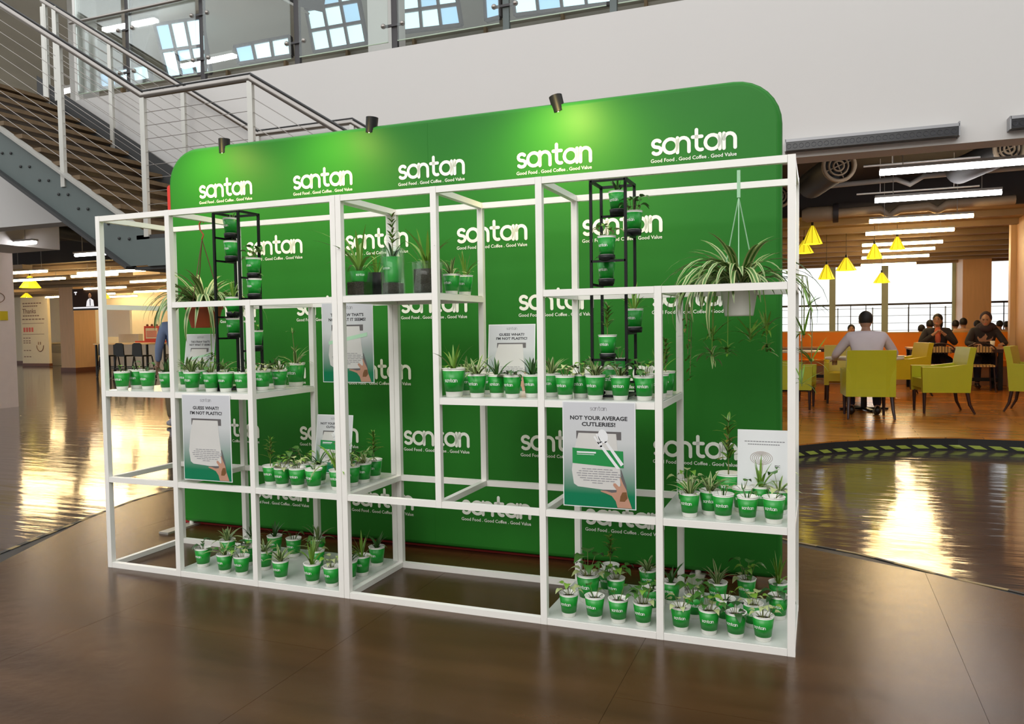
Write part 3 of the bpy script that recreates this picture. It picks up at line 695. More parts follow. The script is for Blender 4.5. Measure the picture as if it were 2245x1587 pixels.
ub = shelf_unit('right white metal grid display shelf, wider unit of the pair', B0,
    [(B0, 0, HS), (B1, Z1-wv, HS), (B2, 0, HS), (B3, 0, Z3), (B4, 0, HS)],
    [(B0, B2, wv), (B2, B3, wv), (B3, B4, wv), (B0, B1, Z1), (B1, B2, Z1), (B2, B3, Z1), (B3, B4, Z1), (B1, B2, Z2), (B2, B3, Z2), (B0, B1, Z3), (B2, B3, Z3), (B3, B4, Z3), (B0, B1, HS), (B1, B2, HS), (B2, B4, HS)],
    [(B2, B4+wv, wv), (B3, B4+wv, Z1), (B1, B3+wv, Z2), (B0, B1+wv, Z3)],
    [(B0, wv), (B0, Z1), (B0, HS), (B1, Z1), (B1, Z2), (B1, Z3), (B1, HS), (B2, wv), (B2, Z1), (B2, Z3), (B2, HS), (B3, wv), (B3, Z1), (B3, Z2), (B3, Z3), (B4, wv), (B4, Z1), (B4, Z3), (B4, HS), (B0, Z3), (B2, Z2)])

# ================================================================== POSTERS
def print_mat(name, top=(.62, .63, .66), mid=(.60, .62, .62), low=(.0, .19, .08), a=.45, b=.12):
    m = bpy.data.materials.new(name); m.use_nodes = True; nt = m.node_tree; p = nt.nodes['Principled BSDF']; p.inputs['Roughness'].default_value = .35
    tc = nt.nodes.new('ShaderNodeTexCoord'); sx = nt.nodes.new('ShaderNodeSeparateXYZ'); cr = nt.nodes.new('ShaderNodeValToRGB')
    e = cr.color_ramp.elements; e[0].position = b; e[0].color = (*low, 1); e[1].position = a; e[1].color = (.42, .47, .46, 1)
    q = e.new(.62); q.color = (*mid, 1); q = e.new(.95); q.color = (*top, 1)
    nt.links.new(tc.outputs['Generated'], sx.inputs[0]); nt.links.new(sx.outputs['Z'], cr.inputs[0]); nt.links.new(cr.outputs[0], p.inputs['Base Color'])
    return m
M['poster_print'] = print_mat('poster_print')
PS = {}
def flat(poly, y, m, name, par, th=.0002): return MB().slab(poly, y-th, y).build(name, m, par)
def poster(label, w, h, loc, kind, rz=0, lean=0, cat='poster'):
    t = thing('poster', label, cat, loc, rz); t.rotation_euler = (lean, 0, rz)
    k = w/.325; kh = h/.462
    def R(x0, z0, x1, z1): return [(x0*k, z0*kh), (x1*k, z0*kh), (x1*k, z1*kh), (x0*k, z1*kh)]
    def Pz(pts): return [(x*k, z*kh) for x, z in pts]
    hh = .231
    MB().box((-w/2, 0, -h/2), (w/2, .003, h/2)).build('sheet', 'paper', t)
    if kind == 'tree':
        MB().box((-w/2+.003, -.0004, -h/2+.003), (w/2-.003, 0, h/2-.003)).build('print', 'paper', t)
        for j, (a, b) in enumerate(((-.12, .12), (-.10, .09))):
            for q in range(14): 
                x = a+(b-a)*q/14; flat(R(x, .155-.018*j, x+(b-a)/14*.8, .161-.018*j), -.0006, 'ink_grey', 'print_line', t)
        mb = MB()
        for q in range(5):
            mb.tube([Vector((x*k, -.0008, z*kh)) for x, z in arc(-.02, .055, .065-.012*q, 0, 360, 22, .040-.006*q)], .0009, 3, cap=False)
        for q in range(4): mb.tube([(-.02*k+(q-1.5)*.006*k, -.0008, .02*kh), (-.02*k+(q-1.5)*.003*k, -.0008, -.04*kh)], .0009, 3, cap=False)
        mb.build('tree_drawing', 'brown_ink', t)
        link('lettering', text_mesh('FSC', .03*k, 'ink', .02), t, (.075*k, -.0008, .0))
        return t
    MB().box((-w/2+.004, -.0004, -h/2+.004), (w/2-.004, 0, h/2-.004)).build('print', 'poster_print', t)
    wm = word_mb(.075*k, lambda u, v: (u, -.0006, v), w=.14).mesh('word_mark', 'ink_grey'); link('word_mark', wm, t, (0, 0, .192*kh))
    lines = {'cutlery': ('NOT YOUR AVERAGE', 'CUTLERIES!'), 'plastic': ('GUESS WHAT?', "I'M NOT PLASTIC!"), 'straw': ("THE STRAW THAT'S", 'NOT WHAT IT SEEMS!')}[kind]
    wd_ = {'cutlery': (.255, .15), 'plastic': (.175, .215), 'straw': (.21, .235)}[kind]
    for j in range(2): link('lettering', text_mesh(lines[j], wd_[j]*k, 'ink', .035, .0185*kh), t, (0, -.0006, (.152-.027*j)*kh))
    flat(R(-.10, .068, .10, .103), -.0006, 'shade_print', 'print_slot', t)
    flat(Pz([(-.090,.094),(.078,.094),(.084,.02),(.095,-.07),(.094,-.148),(.07,-.154),(-.095,-.142),(-.113,-.13),(-.122,-.07),(-.110,.02)]), -.0009, 'bag_print', 'print_bag', t)
    if kind == 'cutlery':
        flat(Pz([(-.118,.028),(.108,.020),(.110,-.052),(-.118,-.040)]), -.0012, 'ink_green', 'print_band', t)
        flat(R(-.098, .006, -.012, .013), -.0014, 'paper', 'print_line', t)
        flat(R(-.098, -.001, -.02, .0015), -.0014, 'paper', 'print_line', t)
        sp = MB(); sp.slab(Pz([(.020+.022*math.cos(a)-.004*math.sin(a), .082+.030*math.sin(a)) for a in [i*PI/7 for i in range(14)]]), -.0018, -.0015)
        sp.slab(Pz([(.026,.058),(.036,.062),(.110,-.035),(.098,-.045)]), -.0018, -.0015)
        sp.slab(Pz([(-.022,.078),(-.016,.083),(.004,.050),(.0,.046)]), -.0018, -.0015); sp.slab(Pz([(-.012,.090),(-.006,.094),(.012,.056),(.006,.05)]), -.0018, -.0015)
        sp.slab(Pz([(-.008,.056),(.016,.060),(.016,.036),(.004,.034)]), -.0018, -.0015); sp.slab(Pz([(.004,.040),(.016,.044),(.094,-.055),(.080,-.058)]), -.0018, -.0015)
        sp.build('print_cutlery', 'paper', t)
    if kind == 'straw': flat(Pz([(-.12,-.012),(.125,.036),(.125,.058),(-.12,.008)]), -.0014, 'ink_palegreen', 'print_straw', t)
    rnd = random.Random(3)
    for j in range(7):
        hw_ = (.075, .09, .10, .095, .085, .07, .03)[j]; z = -.062-.010*j
        x = -hw_
        while x < hw_-.01:
            L_ = rnd.uniform(.012, .03); flat(R(x, z-.002, min(x+L_, hw_), z+.0012), -.0014, 'ink_grey', 'print_line', t); x += L_+.004
    def Q(pts): return Pz([((X-600)*.000315, max((765-Y)*.00031, -.226)) for X, Y in pts])
    flat(Q([(640,1250),(870,1240),(860,1290),(790,1310),(700,1285)]), -.0011, 'shade_print', 'print_shadow', t)
    flat(Q([(905,960),(915,960),(985,1180),(1000,1330),(930,1300)]), -.0012, 'shade_print', 'print_shadow', t)
    flat(Q([(860,1490),(1060,1490),(1040,1430),(1003,1330),(985,1240),(935,1140),(905,1060),(893,1070),(908,1180),(880,1195),(835,1150),(805,1150),(800,1180),(850,1245),(845,1275),(780,1285),(700,1265),(620,1262),(630,1278),(700,1300),(780,1330),(835,1400)]), -.0017, 'skin_print', 'print_hand', t)
    flat(Q([(930,1270),(985,1265),(1000,1350),(960,1400),(890,1400),(900,1330)]), -.0019, 'leaf_red', 'print_shadow', t)
    return t
p = [.761, 0]
poster("hanging paper poster reading GUESS WHAT? I'M NOT PLASTIC! on the left shelf", .325, .462, (.757, -.008, .775), 'plastic')
poster('hanging paper poster reading NOT YOUR AVERAGE CUTLERIES! on the right shelf', .325, .462, (2.912, -.008, .782), 'cutlery')
poster("paper poster reading THE STRAW THAT'S NOT WHAT IT SEEMS! hung between the two shelves", .34, .455, (1.305, .520, 1.268), 'straw')
poster('small leaning poster behind the cups, second level of the left shelf, with cutlery picture', .235, .33, (1.235, .46, .695), 'cutlery', .03, -.15)
poster('leaning poster behind the cups of the right shelf, reading GUESS WHAT? beside the second post', .25, .345, (2.335, .44, 1.185), 'plastic', .08, -.12)
poster('leaning white poster with a drawn tree, behind the cups at the right end', .235, .33, (3.575, .36, .70), 'tree', 0, -.1)
poster('leaning poster behind the cups at the left end of the left shelf', .235, .31, (.30, .44, 1.175), 'straw', -.05, -.14)

# ================================================================== PLANTS
def leaf_mesh(name, L, w, a0, a1, mats, n=6, fold=.18, cream=True):
    mb = MB(); x = z = 0.0; pts = [(0, 0)]
    for i in range(n):
        a = math.radians(a0+(a1-a0)*(i/n)**.9); x += math.sin(a)*L/n; z += math.cos(a)*L/n; pts.append((x, z))
    vs = []
    for i, (px, pz) in enumerate(pts):
        t = i/n; ww = w*(.55+.9*t-1.45*t*t*t)*.5+.0003; f = ww*fold
        for s_ in (-1, -.45, .45, 1): vs.append((px, ww*s_, pz+abs(s_)*f))
    k = len(mb.v); mb.v += vs
    for i in range(n):
        for j in range(3):
            mb.f.append((i*4+j, i*4+j+1, i*4+j+5, i*4+j+4)); mb.m.append(1 if (j != 1 and cream) else 0); mb.smooth.append(True)
    return mb.mesh(name, mats)
def blade_mesh(name, pet, a0, L, w, mat_, heart=True):
    mb = MB(); a = math.radians(a0); bx, bz = math.sin(a)*pet, math.cos(a)*pet
    mb.tube([(0, 0, 0), (bx*.4, 0, bz*.55), (bx, 0, bz)], [.0016, .0013, .001], 4, mi=1)
    prof = [(0, .0), (.06, .7), (.25, 1), (.5, .85), (.75, .5), (1, .02)] if heart else [(0, .05), (.15, .6), (.4, 1), (.7, .8), (.9, .4), (1, .02)]
    vs = []; n = len(prof)
    for t, k in prof:
        xx = bx+L*t*math.cos(.5); zz = bz+.18*L*math.sin(t*2.6)-L*t*t*.35
        for s_ in (-1, 0, 1): vs.append((xx, s_*k*w/2, zz+(0 if s_ == 0 else .12*k*w)))
    k0 = len(mb.v); mb.v += vs
    for i in range(n-1):
        for j in range(2): mb.f.append((k0+i*3+j, k0+i*3+j+1, k0+i*3+j+4, k0+i*3+j+3)); mb.m.append(0); mb.smooth.append(True)
    return mb.mesh(name, [mat_, 'stem'])
VG = ['leaf_green', 'leaf_cream']; GG = ['leaf_bright', 'leaf_bright']; DG = ['leaf_dark', 'leaf_green']
LV = {'spider': [leaf_mesh('leaf', L, .0145, a, b, VG) for L, a, b in ((.115, 12, 70), (.13, 25, 120), (.10, 40, 130), (.09, 6, 30), (.12, 30, 95))],
 'grass': [leaf_mesh('leaf', L, .0115, a, b, GG) for L, a, b in ((.13, 8, 40), (.12, 20, 80), (.10, 35, 110), (.14, 4, 20))],
 'dark': [leaf_mesh('leaf', L, .013, a, b, DG) for L, a, b in ((.11, 15, 70), (.10, 30, 110), (.09, 5, 30))],
 'pothos': [blade_mesh('leaf', p_, a, L, w, m_) for p_, a, L, w, m_ in ((.05, 20, .052, .042, 'leaf_green'), (.07, 30, .048, .038, 'leaf_green'), (.035, 45, .045, .034, 'leaf_cream'), (.06, 8, .04, .03, 'leaf_bright'), (.08, 14, .058, .044, 'leaf_green'))],
 'broad': [blade_mesh('leaf', p_, a, L, w, m_, False) for p_, a, L, w, m_ in ((.035, 15, .06, .030, 'leaf_dark'), (.025, 40, .055, .03, 'leaf_dark'), (.05, 10, .05, .026, 'leaf_dark'))],
 'pale': [blade_mesh('leaf', p_, a, L, w, m_) for p_, a, L, w, m_ in ((.055, 15, .04, .028, 'leaf_cream'), (.07, 25, .04, .03, 'leaf_bright'), (.05, 40, .04, .03, 'leaf_cream'))],
 'hang': [leaf_mesh('leaf', L, .025, a, b, VG, 9) for L, a, b in ((.30, 20, 165), (.34, 35, 178), (.24, 45, 150), (.26, 10, 95), (.38, 30, 180))],
 'big': [leaf_mesh('leaf', L, .019, a, b, ['leaf_bright', 'leaf_bright'], 8) for L, a, b in ((.22, 10, 60), (.25, 25, 85), (.18, 35, 130), (.2, 5, 25))],
 'leaflet': [leaf_mesh('leaf', .055, .017, 40, 80, ['leaf_bright', 'leaf_green'], 4), leaf_mesh('leaf', .06, .015, 60, 100, ['leaf_red', 'leaf_bright'], 4), leaf_mesh('leaf', .05, .016, 20, 60, ['leaf_green', 'leaf_bright'], 4)]}
rl_ = random.Random(11)
def leaves(par, kind, n, z, scale=1.0, spread=.008, lift=0):
    for i in range(n):
        me = LV[kind][rl_.randrange(len(LV[kind]))]; a = 2*PI*(i+rl_.uniform(-.35, .35))/n
        r = rl_.uniform(0, spread)
        link('leaf', me, par, (r*math.cos(a), r*math.sin(a), z-.003), (rl_.uniform(-.12, .12), rl_.uniform(-.15, .12)-lift, a), scale*rl_.uniform(.72, 1.12))
def stalk(par, h, z, kind='leaflet', lean=(0, 0), tiers=5, per=4, sc=1.0):
    MB().tube([(0, 0, z-.004), (lean[0]*.4, lean[1]*.4, z+h*.5), (lean[0], lean[1], z+h)], [.0028, .002, .0015], 5).build('stem', 'stem', par)
    for i in range(tiers):
        t = .35+.65*i/(tiers-1)
        for j in range(per):
            a = 2*PI*j/per+i*1.1+rl_.uniform(-.3, .3); me = LV[kind][rl_.randrange(len(LV[kind]))]
            link('leaf', me, par, (lean[0]*t*t, lean[1]*t*t, z+h*t), (0, rl_.uniform(-.2, .3), a), sc*(1.15-.4*t)*rl_.uniform(.8, 1.1))
# cup parts, shared
CH = .105; RT, RB = .0435, .030
def rad(z): return RB+(RT-RB)*z/CH
cupm = MB().lathe([(0, .003), (RB-.001, 0), (RB, .001), (RT, CH), (RT-.0015, CH), (rad(.085)-.0015, .085)], 22).mesh('cup_body', 'cup_white')
slv = MB().lathe([(rad(.020)+.0001, .020), (rad(.020)+.0010, .020), (rad(.097)+.0010, .097), (rad(.097)+.0001, .097)], 22).mesh('sleeve', 'cup_green')
rimm = MB().lathe([(RT-.002, CH-.001), (RT, CH+.0015), (RT+.0022, CH), (RT, CH-.0022), (RT-.002, CH-.001)], 22).mesh('rim', 'cup_white')
soilm = MB().lathe([(0, .090), (rad(.088)*.5, .091), (rad(.086)-.0018, .086)], 16).mesh('soil', 'soil')
def cone_fn(u, v):
    z = .055+v; r = rad(z)+.0016; a = -PI/2+u/r; return (r*math.cos(a), r*math.sin(a), z)
cupw = word_mb(.052, cone_fn, .22).mesh('word_mark', 'logo_white')
PN = {'spider': 'striped spider plant', 'grass': 'bright grassy plant', 'dark': 'dark thin-leaved plant', 'pothos': 'green heart-leaved plant', 'broad': 'dark broad-leaved seedling', 'pale': 'pale variegated seedling', 'bare': 'bare soil and a twig', 'stalk': 'tall leafy stalk', 'mixed': 'mixed leafy plant'}
def cup(x, y, z, kind, label, group, rz=0.0, scale=1.0):
    t = thing('planted_cup', label, 'cup', (x, y, z+.0042), rz, group); t.scale = (scale,)*3
    link('cup_body', cupm, t); link('sleeve', slv, t); link('rim', rimm, t); link('soil', soilm, t); link('word_mark', cupw, t)
    zs = .088
    if kind == 'spider': leaves(t, 'spider', 17, zs, 1.08)
    elif kind == 'grass': leaves(t, 'grass', 15, zs, 1.05)
    elif kind == 'dark': leaves(t, 'dark', 14, zs, 1.05)
    elif kind == 'pothos': leaves(t, 'pothos', 12, zs, 1.12, .02)
    elif kind == 'broad': leaves(t, 'broad', 7, zs, 1.1, .015)
    elif kind == 'pale': leaves(t, 'pale', 9, zs, 1.1, .02)
    elif kind == 'bare': leaves(t, 'pothos', 2, zs, .8, .02); MB().tube([(.005, 0, zs), (.02, .005, zs+.05)], .0015, 4).build('twig', 'stem', t); leaves(t, 'dark', 4, zs, .6, .02)
    elif kind == 'stalk': stalk(t, .15, zs, tiers=6, per=5)
    elif kind == 'mixed': leaves(t, 'pothos', 6, zs, 1.05, .018); leaves(t, 'spider', 9, zs, .95)
    return t
ORD = ['first', 'second', 'third', 'fourth', 'fifth', 'sixth', 'seventh', 'eighth', 'ninth', 'tenth', 'eleventh', 'twelfth']
# (shelf name, z, xmin, xmax, rows: {row: [(px, py of the base front, plant, scale)]})
SH = [
 ('bottom left board', wv, A1+.05, SX-.05, {
   'front': [(445.8,1244,'broad'),(487.6,1260,'mixed'),(527.8,1263.5,'pale'),(613,1274.7,'spider'),(672.4,1289,'grass'),(722,1290.8,'pale'),(791.8,1265,'grass')],
   'middle': [(545,1240,'broad'),(580.8,1250.6,'spider'),(694.9,1250.6,'mixed'),(769.6,1273,'dark'),(827,1242.5,'dark')],
   'back': [(500,1225,'spider'),(553,1218,'dark'),(603,1215,'dark'),(645,1221.7,'bare'),(697,1222,'spider')]}),
 ('left shelf second level', Z1, A2+.06, SX-.05, {
   'front': [(609.7,1072,'pothos'),(645,1074,'pale'),(680.4,1077,'bare'),(722,1082,'big'),(774,1066,'pothos'),(806,1061,'mixed')],
   'back': [(585,1063,'stalk'),(632,1058,'pothos'),(668,1058,'pothos'),(700,1062,'dark'),(748,1056,'pothos'),(830,1052,'stalk'),(790,1048,'bare')]}),
 ('left shelf third level', Z2, A0+.08, A2-.01, {
   'front': [(257,853,'bare'),(287.7,853,'bare'),(324.8,854,'bare'),(363,857.7,'dark'),(416,859,'spider'),(464.5,859,'mixed'),(496,859,'bare'),(532.6,859,'bare'),(576,856,'pale'),(613.8,852,'mixed')],
   'back': [(412,850,'spider'),(440,850,'spider'),(487,850,'spider'),(545,850,'dark'),(595,848,'dark'),(649,847,'spiderbig')]}),
 ('right shelf third level', Z2, B1+.07, B3-.02, {
   'front': [(990,871.5,'spiderL'),(1047,871.5,'spider'),(1091.5,871.5,'dark'),(1126,872,'broad'),(1163.6,872,'dark'),(1230,878.8,'pale'),(1299,879,'spider'),(1357.5,879,'mixed'),(1412.4,879,'pothos'),(1464,873,'grass')],
   'back': [(1022.7,865,'spider'),(1068.6,864,'bare'),(1207,870,'spider'),(1268.7,873,'pothos'),(1346,868,'bareL'),(1480,866,'stalk')]}),
 ('right shelf second level', Z1, B3+.08, B4-.03, {
   'front': [(1512,1135,'spider'),(1583.5,1143,'bare'),(1638,1148,'bare'),(1695.4,1154,'bare')],
   'middle': [(1557,1131,'spider'),(1628,1124,'bare'),(1668,1120,'grass'),(1708,1128,'mixed')],
   'back': [(1484,1104,'pale'),(1600,1102,'tall'),(1640,1100,'stalk'),(1706,1103,'pothosL')]}),
 ('bottom right board', wv, B2+.08, B4-.03, {
   'front': [(1246.4,1355.5,'pale'),(1303,1363,'bare'),(1354,1370.6,'bare'),(1409,1377,'pothos'),(1492,1387.6,'pale'),(1554,1395,'pothos'),(1611.4,1407.7,'broad'),(1672,1414,'pale')],
   'middle': [(1290,1322,'pothosL'),(1350.5,1318,'pothos'),(1428,1342,'bare'),(1471.5,1325,'dark'),(1522.5,1357,'pothos'),(1590.6,1366.8,'bare'),(1651,1378,'pale'),(1706,1360,'broad')],
   'back': [(1333,1300,'bare'),(1343,1282,'stalk'),(1428,1284,'spider'),(1573.6,1329,'spider'),(1638,1315,'pothos'),(1708,1316,'grass')]}),
]
PN.update({'big': 'long arching striped leaves', 'spiderbig': 'spider plant, a larger cup', 'spiderL': 'long spider plant, a larger cup', 'bareL': 'bare soil, a larger cup', 'tall': 'very tall leafy stalk, a larger cup', 'pothosL': 'large heart-leaved plant'})
allc = []
for sn, z, xa, xb, rowd in SH:
    L_ = []
    for row, items in rowd.items():
        items = sorted(items)
        for i, (px, py, kind) in enumerate(items):
            q = onz(px, py, z+.004); v = (q-CAM); v.z = 0; v.normalize(); q = q+v*.029
            L_.append([min(max(q.x, xa), xb), min(max(q.y, .055), D-.05), kind, row, i, px])
    big = ('spiderbig', 'spiderL', 'bareL', 'tall', 'pothosL')
    for it in range(40):
        for a in range(len(L_)):
            for b in range(a+1, len(L_)):
                md = .0925+(.012 if L_[a][2] in big or L_[b][2] in big else 0)
                dx_, dy_ = L_[b][0]-L_[a][0], L_[b][1]-L_[a][1]; d_ = math.hypot(dx_, dy_) or 1e-4
                if d_ < md:
                    e = (md-d_)/2; ux, uy = dx_/d_, dy_/d_
                    if abs(ux) > .3 and abs(uy) < .25: uy = .4 if L_[b][3] != 'front' else -.4
                    L_[a][0] -= ux*e*.4; L_[a][1] -= uy*e; L_[b][0] += ux*e*.4; L_[b][1] += uy*e
            L_[a][0] = min(max(L_[a][0], xa), xb); near = any(abs(L_[a][0]-(q_+.015)) < .062 for q_ in (A1, A2, B2, B3, B1, A0, B4, SX-.03)); L_[a][1] = min(max(L_[a][1], .082 if near else .056), D-(.085 if near else .05))
    for x, y, kind, row, i, px in L_:
        lab = 'green cup, %s, %s from left, %s row, %s' % (PN[kind], ORD[i], row, sn)
        if len(lab.split()) > 15: lab = 'cup, %s, %s in %s row, %s' % (PN[kind], ORD[i], row, sn)
        rz = rl_.uniform(-.15, .35)-.25
        base = {'big': 'none', 'spiderbig': 'none', 'spiderL': 'none', 'bareL': 'bare', 'tall': 'none', 'pothosL': 'none'}.get(kind, kind)
        t = cup(x, y, z, base, lab, 'planted green cups on the shelves', rz, 1.27 if kind in big else rl_.uniform(.97, 1.03))
        if kind == 'big': leaves(t, 'big', 9, .088, .95); link('leaf', LV['hang'][0], t, (0, 0, .09), (0, .2, -1.9), .75)
        if kind == 'spiderbig': leaves(t, 'spider', 14, .088, 1.1); stalk(t, .15, .088, 'spider', (-.02, .01), 2, 4, .5)
        if kind == 'spiderL': leaves(t, 'big', 12, .088, .55)
        if kind == 'tall': stalk(t, .20, .088, tiers=7, per=5, sc=1.1)
        if kind == 'pothosL': leaves(t, 'pothos', 12, .088, 1.1, .02)
        allc.append(t)

# glass jars on the upper board
zj = Z3+.0045
def jar(px, y, r, h, soil_h, label, square=False):
    p = ony(px, 620, y); t = thing('glass_jar', label, 'jar', (p.x, y, zj))
    n = 4 if square else 22
    k = 1.25 if square else 1
    mb = MB().lathe([(0, .0), (r*k, 0), (r*k*(1.03 if square else 1), h), ((r-.004)*k, h), ((r-.004)*k, .006), (0, .006)], n, sm=not square); mb.build('glass_body', 'glass_jar', t)
    MB().lathe([(0, .007), ((r-.007)*k, .007), ((r-.007)*k, soil_h), (0, soil_h+.004)], n if square else 18, sm=not square).build('soil', 'soil', t)
    if square: t.rotation_euler = (0, 0, PI/4+.1)
    return t
def inner_cup(par, z, h, r):
    MB().lathe([(r*.78, z), (r, z+h), (r*.97, z+h)], 20).build('inner_cup', 'cup_green', par)
    link('word_mark', word_mb(.045, lambda u, v: ((r+.001)*math.cos(-PI/2-.2+u/r), (r+.001)*math.sin(-PI/2-.2+u/r), z+h*.5+v), .22).mesh('word_mark', 'logo_white'), par)
j = jar(788, .13, .058, .145, .07, 'small square glass jar with soil and a bright grassy plant, left of three', True); inner_cup(j, .075, .05, .048)
leaves(j, 'big', 12, .12, 1.15, .02); link('leaf', LV['big'][1], j, (0, 0, .13), (0, 0, 2.4), 1.5)
j = jar(862, .16, .060, .235, .06, 'tall glass cylinder with a green cup inside and a leafy stalk'); inner_cup(j, .065, .125, .052)
stalk(j, .20, .19, tiers=6, per=4); leaves(j, 'dark', 9, .19, 1.1, .02)
j = jar(938, .14, .075, .155, .12, 'wide glass jar full of dark soil with arching grass, behind the post'); leaves(j, 'big', 15, .12, 1.0, .03); leaves(j, 'grass', 8, .12, 1.2, .03)
p = ony(826, 620, .33); t = thing('dark_pot', 'dark soil-filled glass pot behind the square jar', 'pot', (p.x, .33, zj)); MB().lathe([(0, 0), (.052, 0), (.058, .13), (.054, .13), (.05, .11), (0, .11)], 18).build('pot_body', 'black_metal', t); leaves(t, 'grass', 9, .11, 1.1, .02)
for px, kd, lb in ((990, 'spider', 'green cup with spider plant beside the wide jar, nearer the jar'), (1019, 'grass', 'green cup with thin grassy plant beside the wide jar, outer one')):
    p = ony(px, 620, .30 if px < 1000 else .42); cup(min(p.x, B1-.02 if px < 1000 else B1+.0), .30 if px < 1000 else .42, Z3, kd, lb, 'planted green cups on the shelves', -.3, .98)

# ================================================================== BLACK PLANT TOWERS
def tower(x0, y0, wx, wy, z0, z1, levels, label, group='black plant towers'):
    t = thing('plant_tower', label, 'plant stand', (x0, y0, z0), 0, None); r = .012; h = z1-z0
    for x in (0, wx):
        for y in (0, wy): MB().box((x-r/2, y-r/2, 0), (x+r/2, y+r/2, h)).build('post', 'black_metal', t)
    for z in (.012, h-.006):
        MB().box((0, -r/2, z-r/2), (wx, r/2, z+r/2)).box((0, wy-r/2, z-r/2), (wx, wy+r/2, z+r/2)).box((-r/2, 0, z-r/2), (r/2, wy, z+r/2)).box((wx-r/2, 0, z-r/2), (wx+r/2, wy, z+r/2)).build('ring_frame', 'black_metal', t)
    for i, (side, z, kd) in enumerate(levels):
        zz = z-z0
        if side == 'L': cx, cy = .0+.045, wy*.5; MB().box((-r/2, 0, zz-.014), (r/2, wy, zz-.004)).box((0, cy-.006, zz-.014), (cx+.03, cy+.006, zz-.004)).build('holder_arm', 'black_metal', t)
        elif side == 'R': cx, cy = wx+.01, wy*.62; MB().box((wx-r/2, 0, zz-.014), (wx+r/2, wy, zz-.004)).build('holder_arm', 'black_metal', t)
        elif side == 'F': cx, cy = wx*.42, .02; MB().box((0, -r/2, zz-.014), (wx, r/2, zz-.004)).build('holder_arm', 'black_metal', t)
        else: cx, cy = wx*.5, wy-.005; MB().box((0, wy-r/2, zz-.014), (wx, wy+r/2, zz-.004)).build('holder_arm', 'black_metal', t)
        MB().lathe([(0, zz-.006), (.034, zz-.006), (.038, zz+.018), (.0365, zz+.018), (.033, zz-.002), (0, zz-.002)], 16, (cx, cy, 0)).build('tray', 'black_metal', t)
        if kd: cup(x0+cx, y0+cy, z-.002, kd, 'green cup, %s, %s tray from top, %s' % (PN[kd], ORD[i], 'left black tower' if x0 < 2 else 'right black tower'), 'planted green cups on the towers', -.35, .93)
    return t
def zt(px, py, Y): return ony(px, py, Y).z
tower(.765, .085, .165, .16, Z2+.0045, 1.985, [('L', zt(495,520,.16), 'bare'), ('L', zt(497,570,.16), 'bare'), ('R', zt(545,607,.18), 'pothos'), ('R', zt(545,652,.18), 'bare'), ('L', zt(500,692,.16), 'grass'), ('L', zt(500,738,.16), 'bare'), ('R', zt(545,765,.18), 'bare')], 'tall black metal tower of cup trays in the left shelf')
tower(2.862, .085, .155, .18, Z2+.0045, 1.983, [('B', zt(1352,468,.25), 'dark'), ('R', zt(1387,513,.2), 'pothos'), ('F', zt(1332,568,.1), 'pale'), ('L', zt(1312,622,.2), 'bare'), ('R', zt(1388,726,.2), 'grass'), ('F', zt(1335,784,.1), 'stalk'), ('B', 1.09, 'bare')], 'tall black metal tower of cup trays in the right shelf')

# ================================================================== HANGING BASKETS
def hanging(x, y, ztop, zrim, r, h, m_pot, m_cord, label, n, seed, tails, hook=True, ls=1.0, droop=()):
    t = thing('hanging_basket', label, 'hanging plant', (x, y, zrim-h))
    MB().lathe([(0, 0), (r*.72, 0), (r*.74, .006), (r*.97, h-.02), (r*1.04, h-.02), (r*1.06, h), (r*.98, h), (r*.95, h-.02), (0, h-.02)], 26).build('pot', m_pot, t)
    MB().lathe([(0, h-.018), (r*.93, h-.018)], 18).build('soil', 'soil', t)
    zt_ = ztop-(zrim-h)
    if hook: MB().tube([(.0, 0, zt_-.10), (.012, 0, zt_-.075), (-.012, 0, zt_-.045), (-.016, 0, zt_-.01), (0, 0, zt_+.006), (.016, 0, zt_-.004)], .0045, 6).build('hook', 'terracotta' if m_pot == 'terracotta' else m_pot, t)
    else: MB().box((-.007, -.006, zt_-.10), (.007, .006, zt_+.02)).build('hook', 'cord_green', t)
    for k in range(3):
        a = 2*PI*k/3+.6; MB().tube([(0, 0, zt_-.10), (r*math.cos(a), r*math.sin(a), h)], .0028, 5).build('cord', m_cord, t)
    rr = random.Random(seed)
    for i in range(n):
        me = LV['hang'][rr.randrange(5)]; a = rr.uniform(0, 2*PI); q = rr.uniform(.1, .75)*r
        link('leaf', me, t, (q*math.cos(a), q*math.sin(a), h-.02), (rr.uniform(-.15, .15), rr.uniform(-.3, .15), a+rr.uniform(-.3, .3)), ls*rr.uniform(.6, 1.0))
    for a in droop: link('leaf', LV['hang'][(1, 4)[rr.randrange(2)]], t, (r*.8*math.cos(a), r*.8*math.sin(a), h), (rr.uniform(-.1, .1), rr.uniform(.2, .7), a), rr.uniform(.8, 1.2))
    for (a, l_, plant) in tails:
        x1, y1 = r*1.1*math.cos(a), r*1.1*math.sin(a)
        MB().tube([(0, 0, h), (x1, y1, h+.05), (x1*1.25, y1*1.25, h-.1), (x1*1.3, y1*1.3, h-l_)], .0022, 5).build('runner', 'leaf_bright', t)
        for k in range(17):
            me = LV[plant][rr.randrange(len(LV[plant]))]; b = rr.uniform(0, 2*PI)
            link('leaf', me, t, (x1*1.3, y1*1.3, h-l_+rr.uniform(-.01, .03)), (0, rr.uniform(.2, .9), b), rr.uniform(.7, 1.15))
    return t
p = ony(446, 672, .30)
hanging(p.x+.005, .30, 1.975, 1.49, .100, .125, 'terracotta', 'cord_brown', 'orange plastic hanging basket with striped spider plant in the left shelf', 110, 5, [(-.6, .30, 'leaflet')], True, 1.25, [3.0, 3.4, 3.8, 4.3, 4.7, 5.1, 5.6])
p = ony(1620, 630, .35)
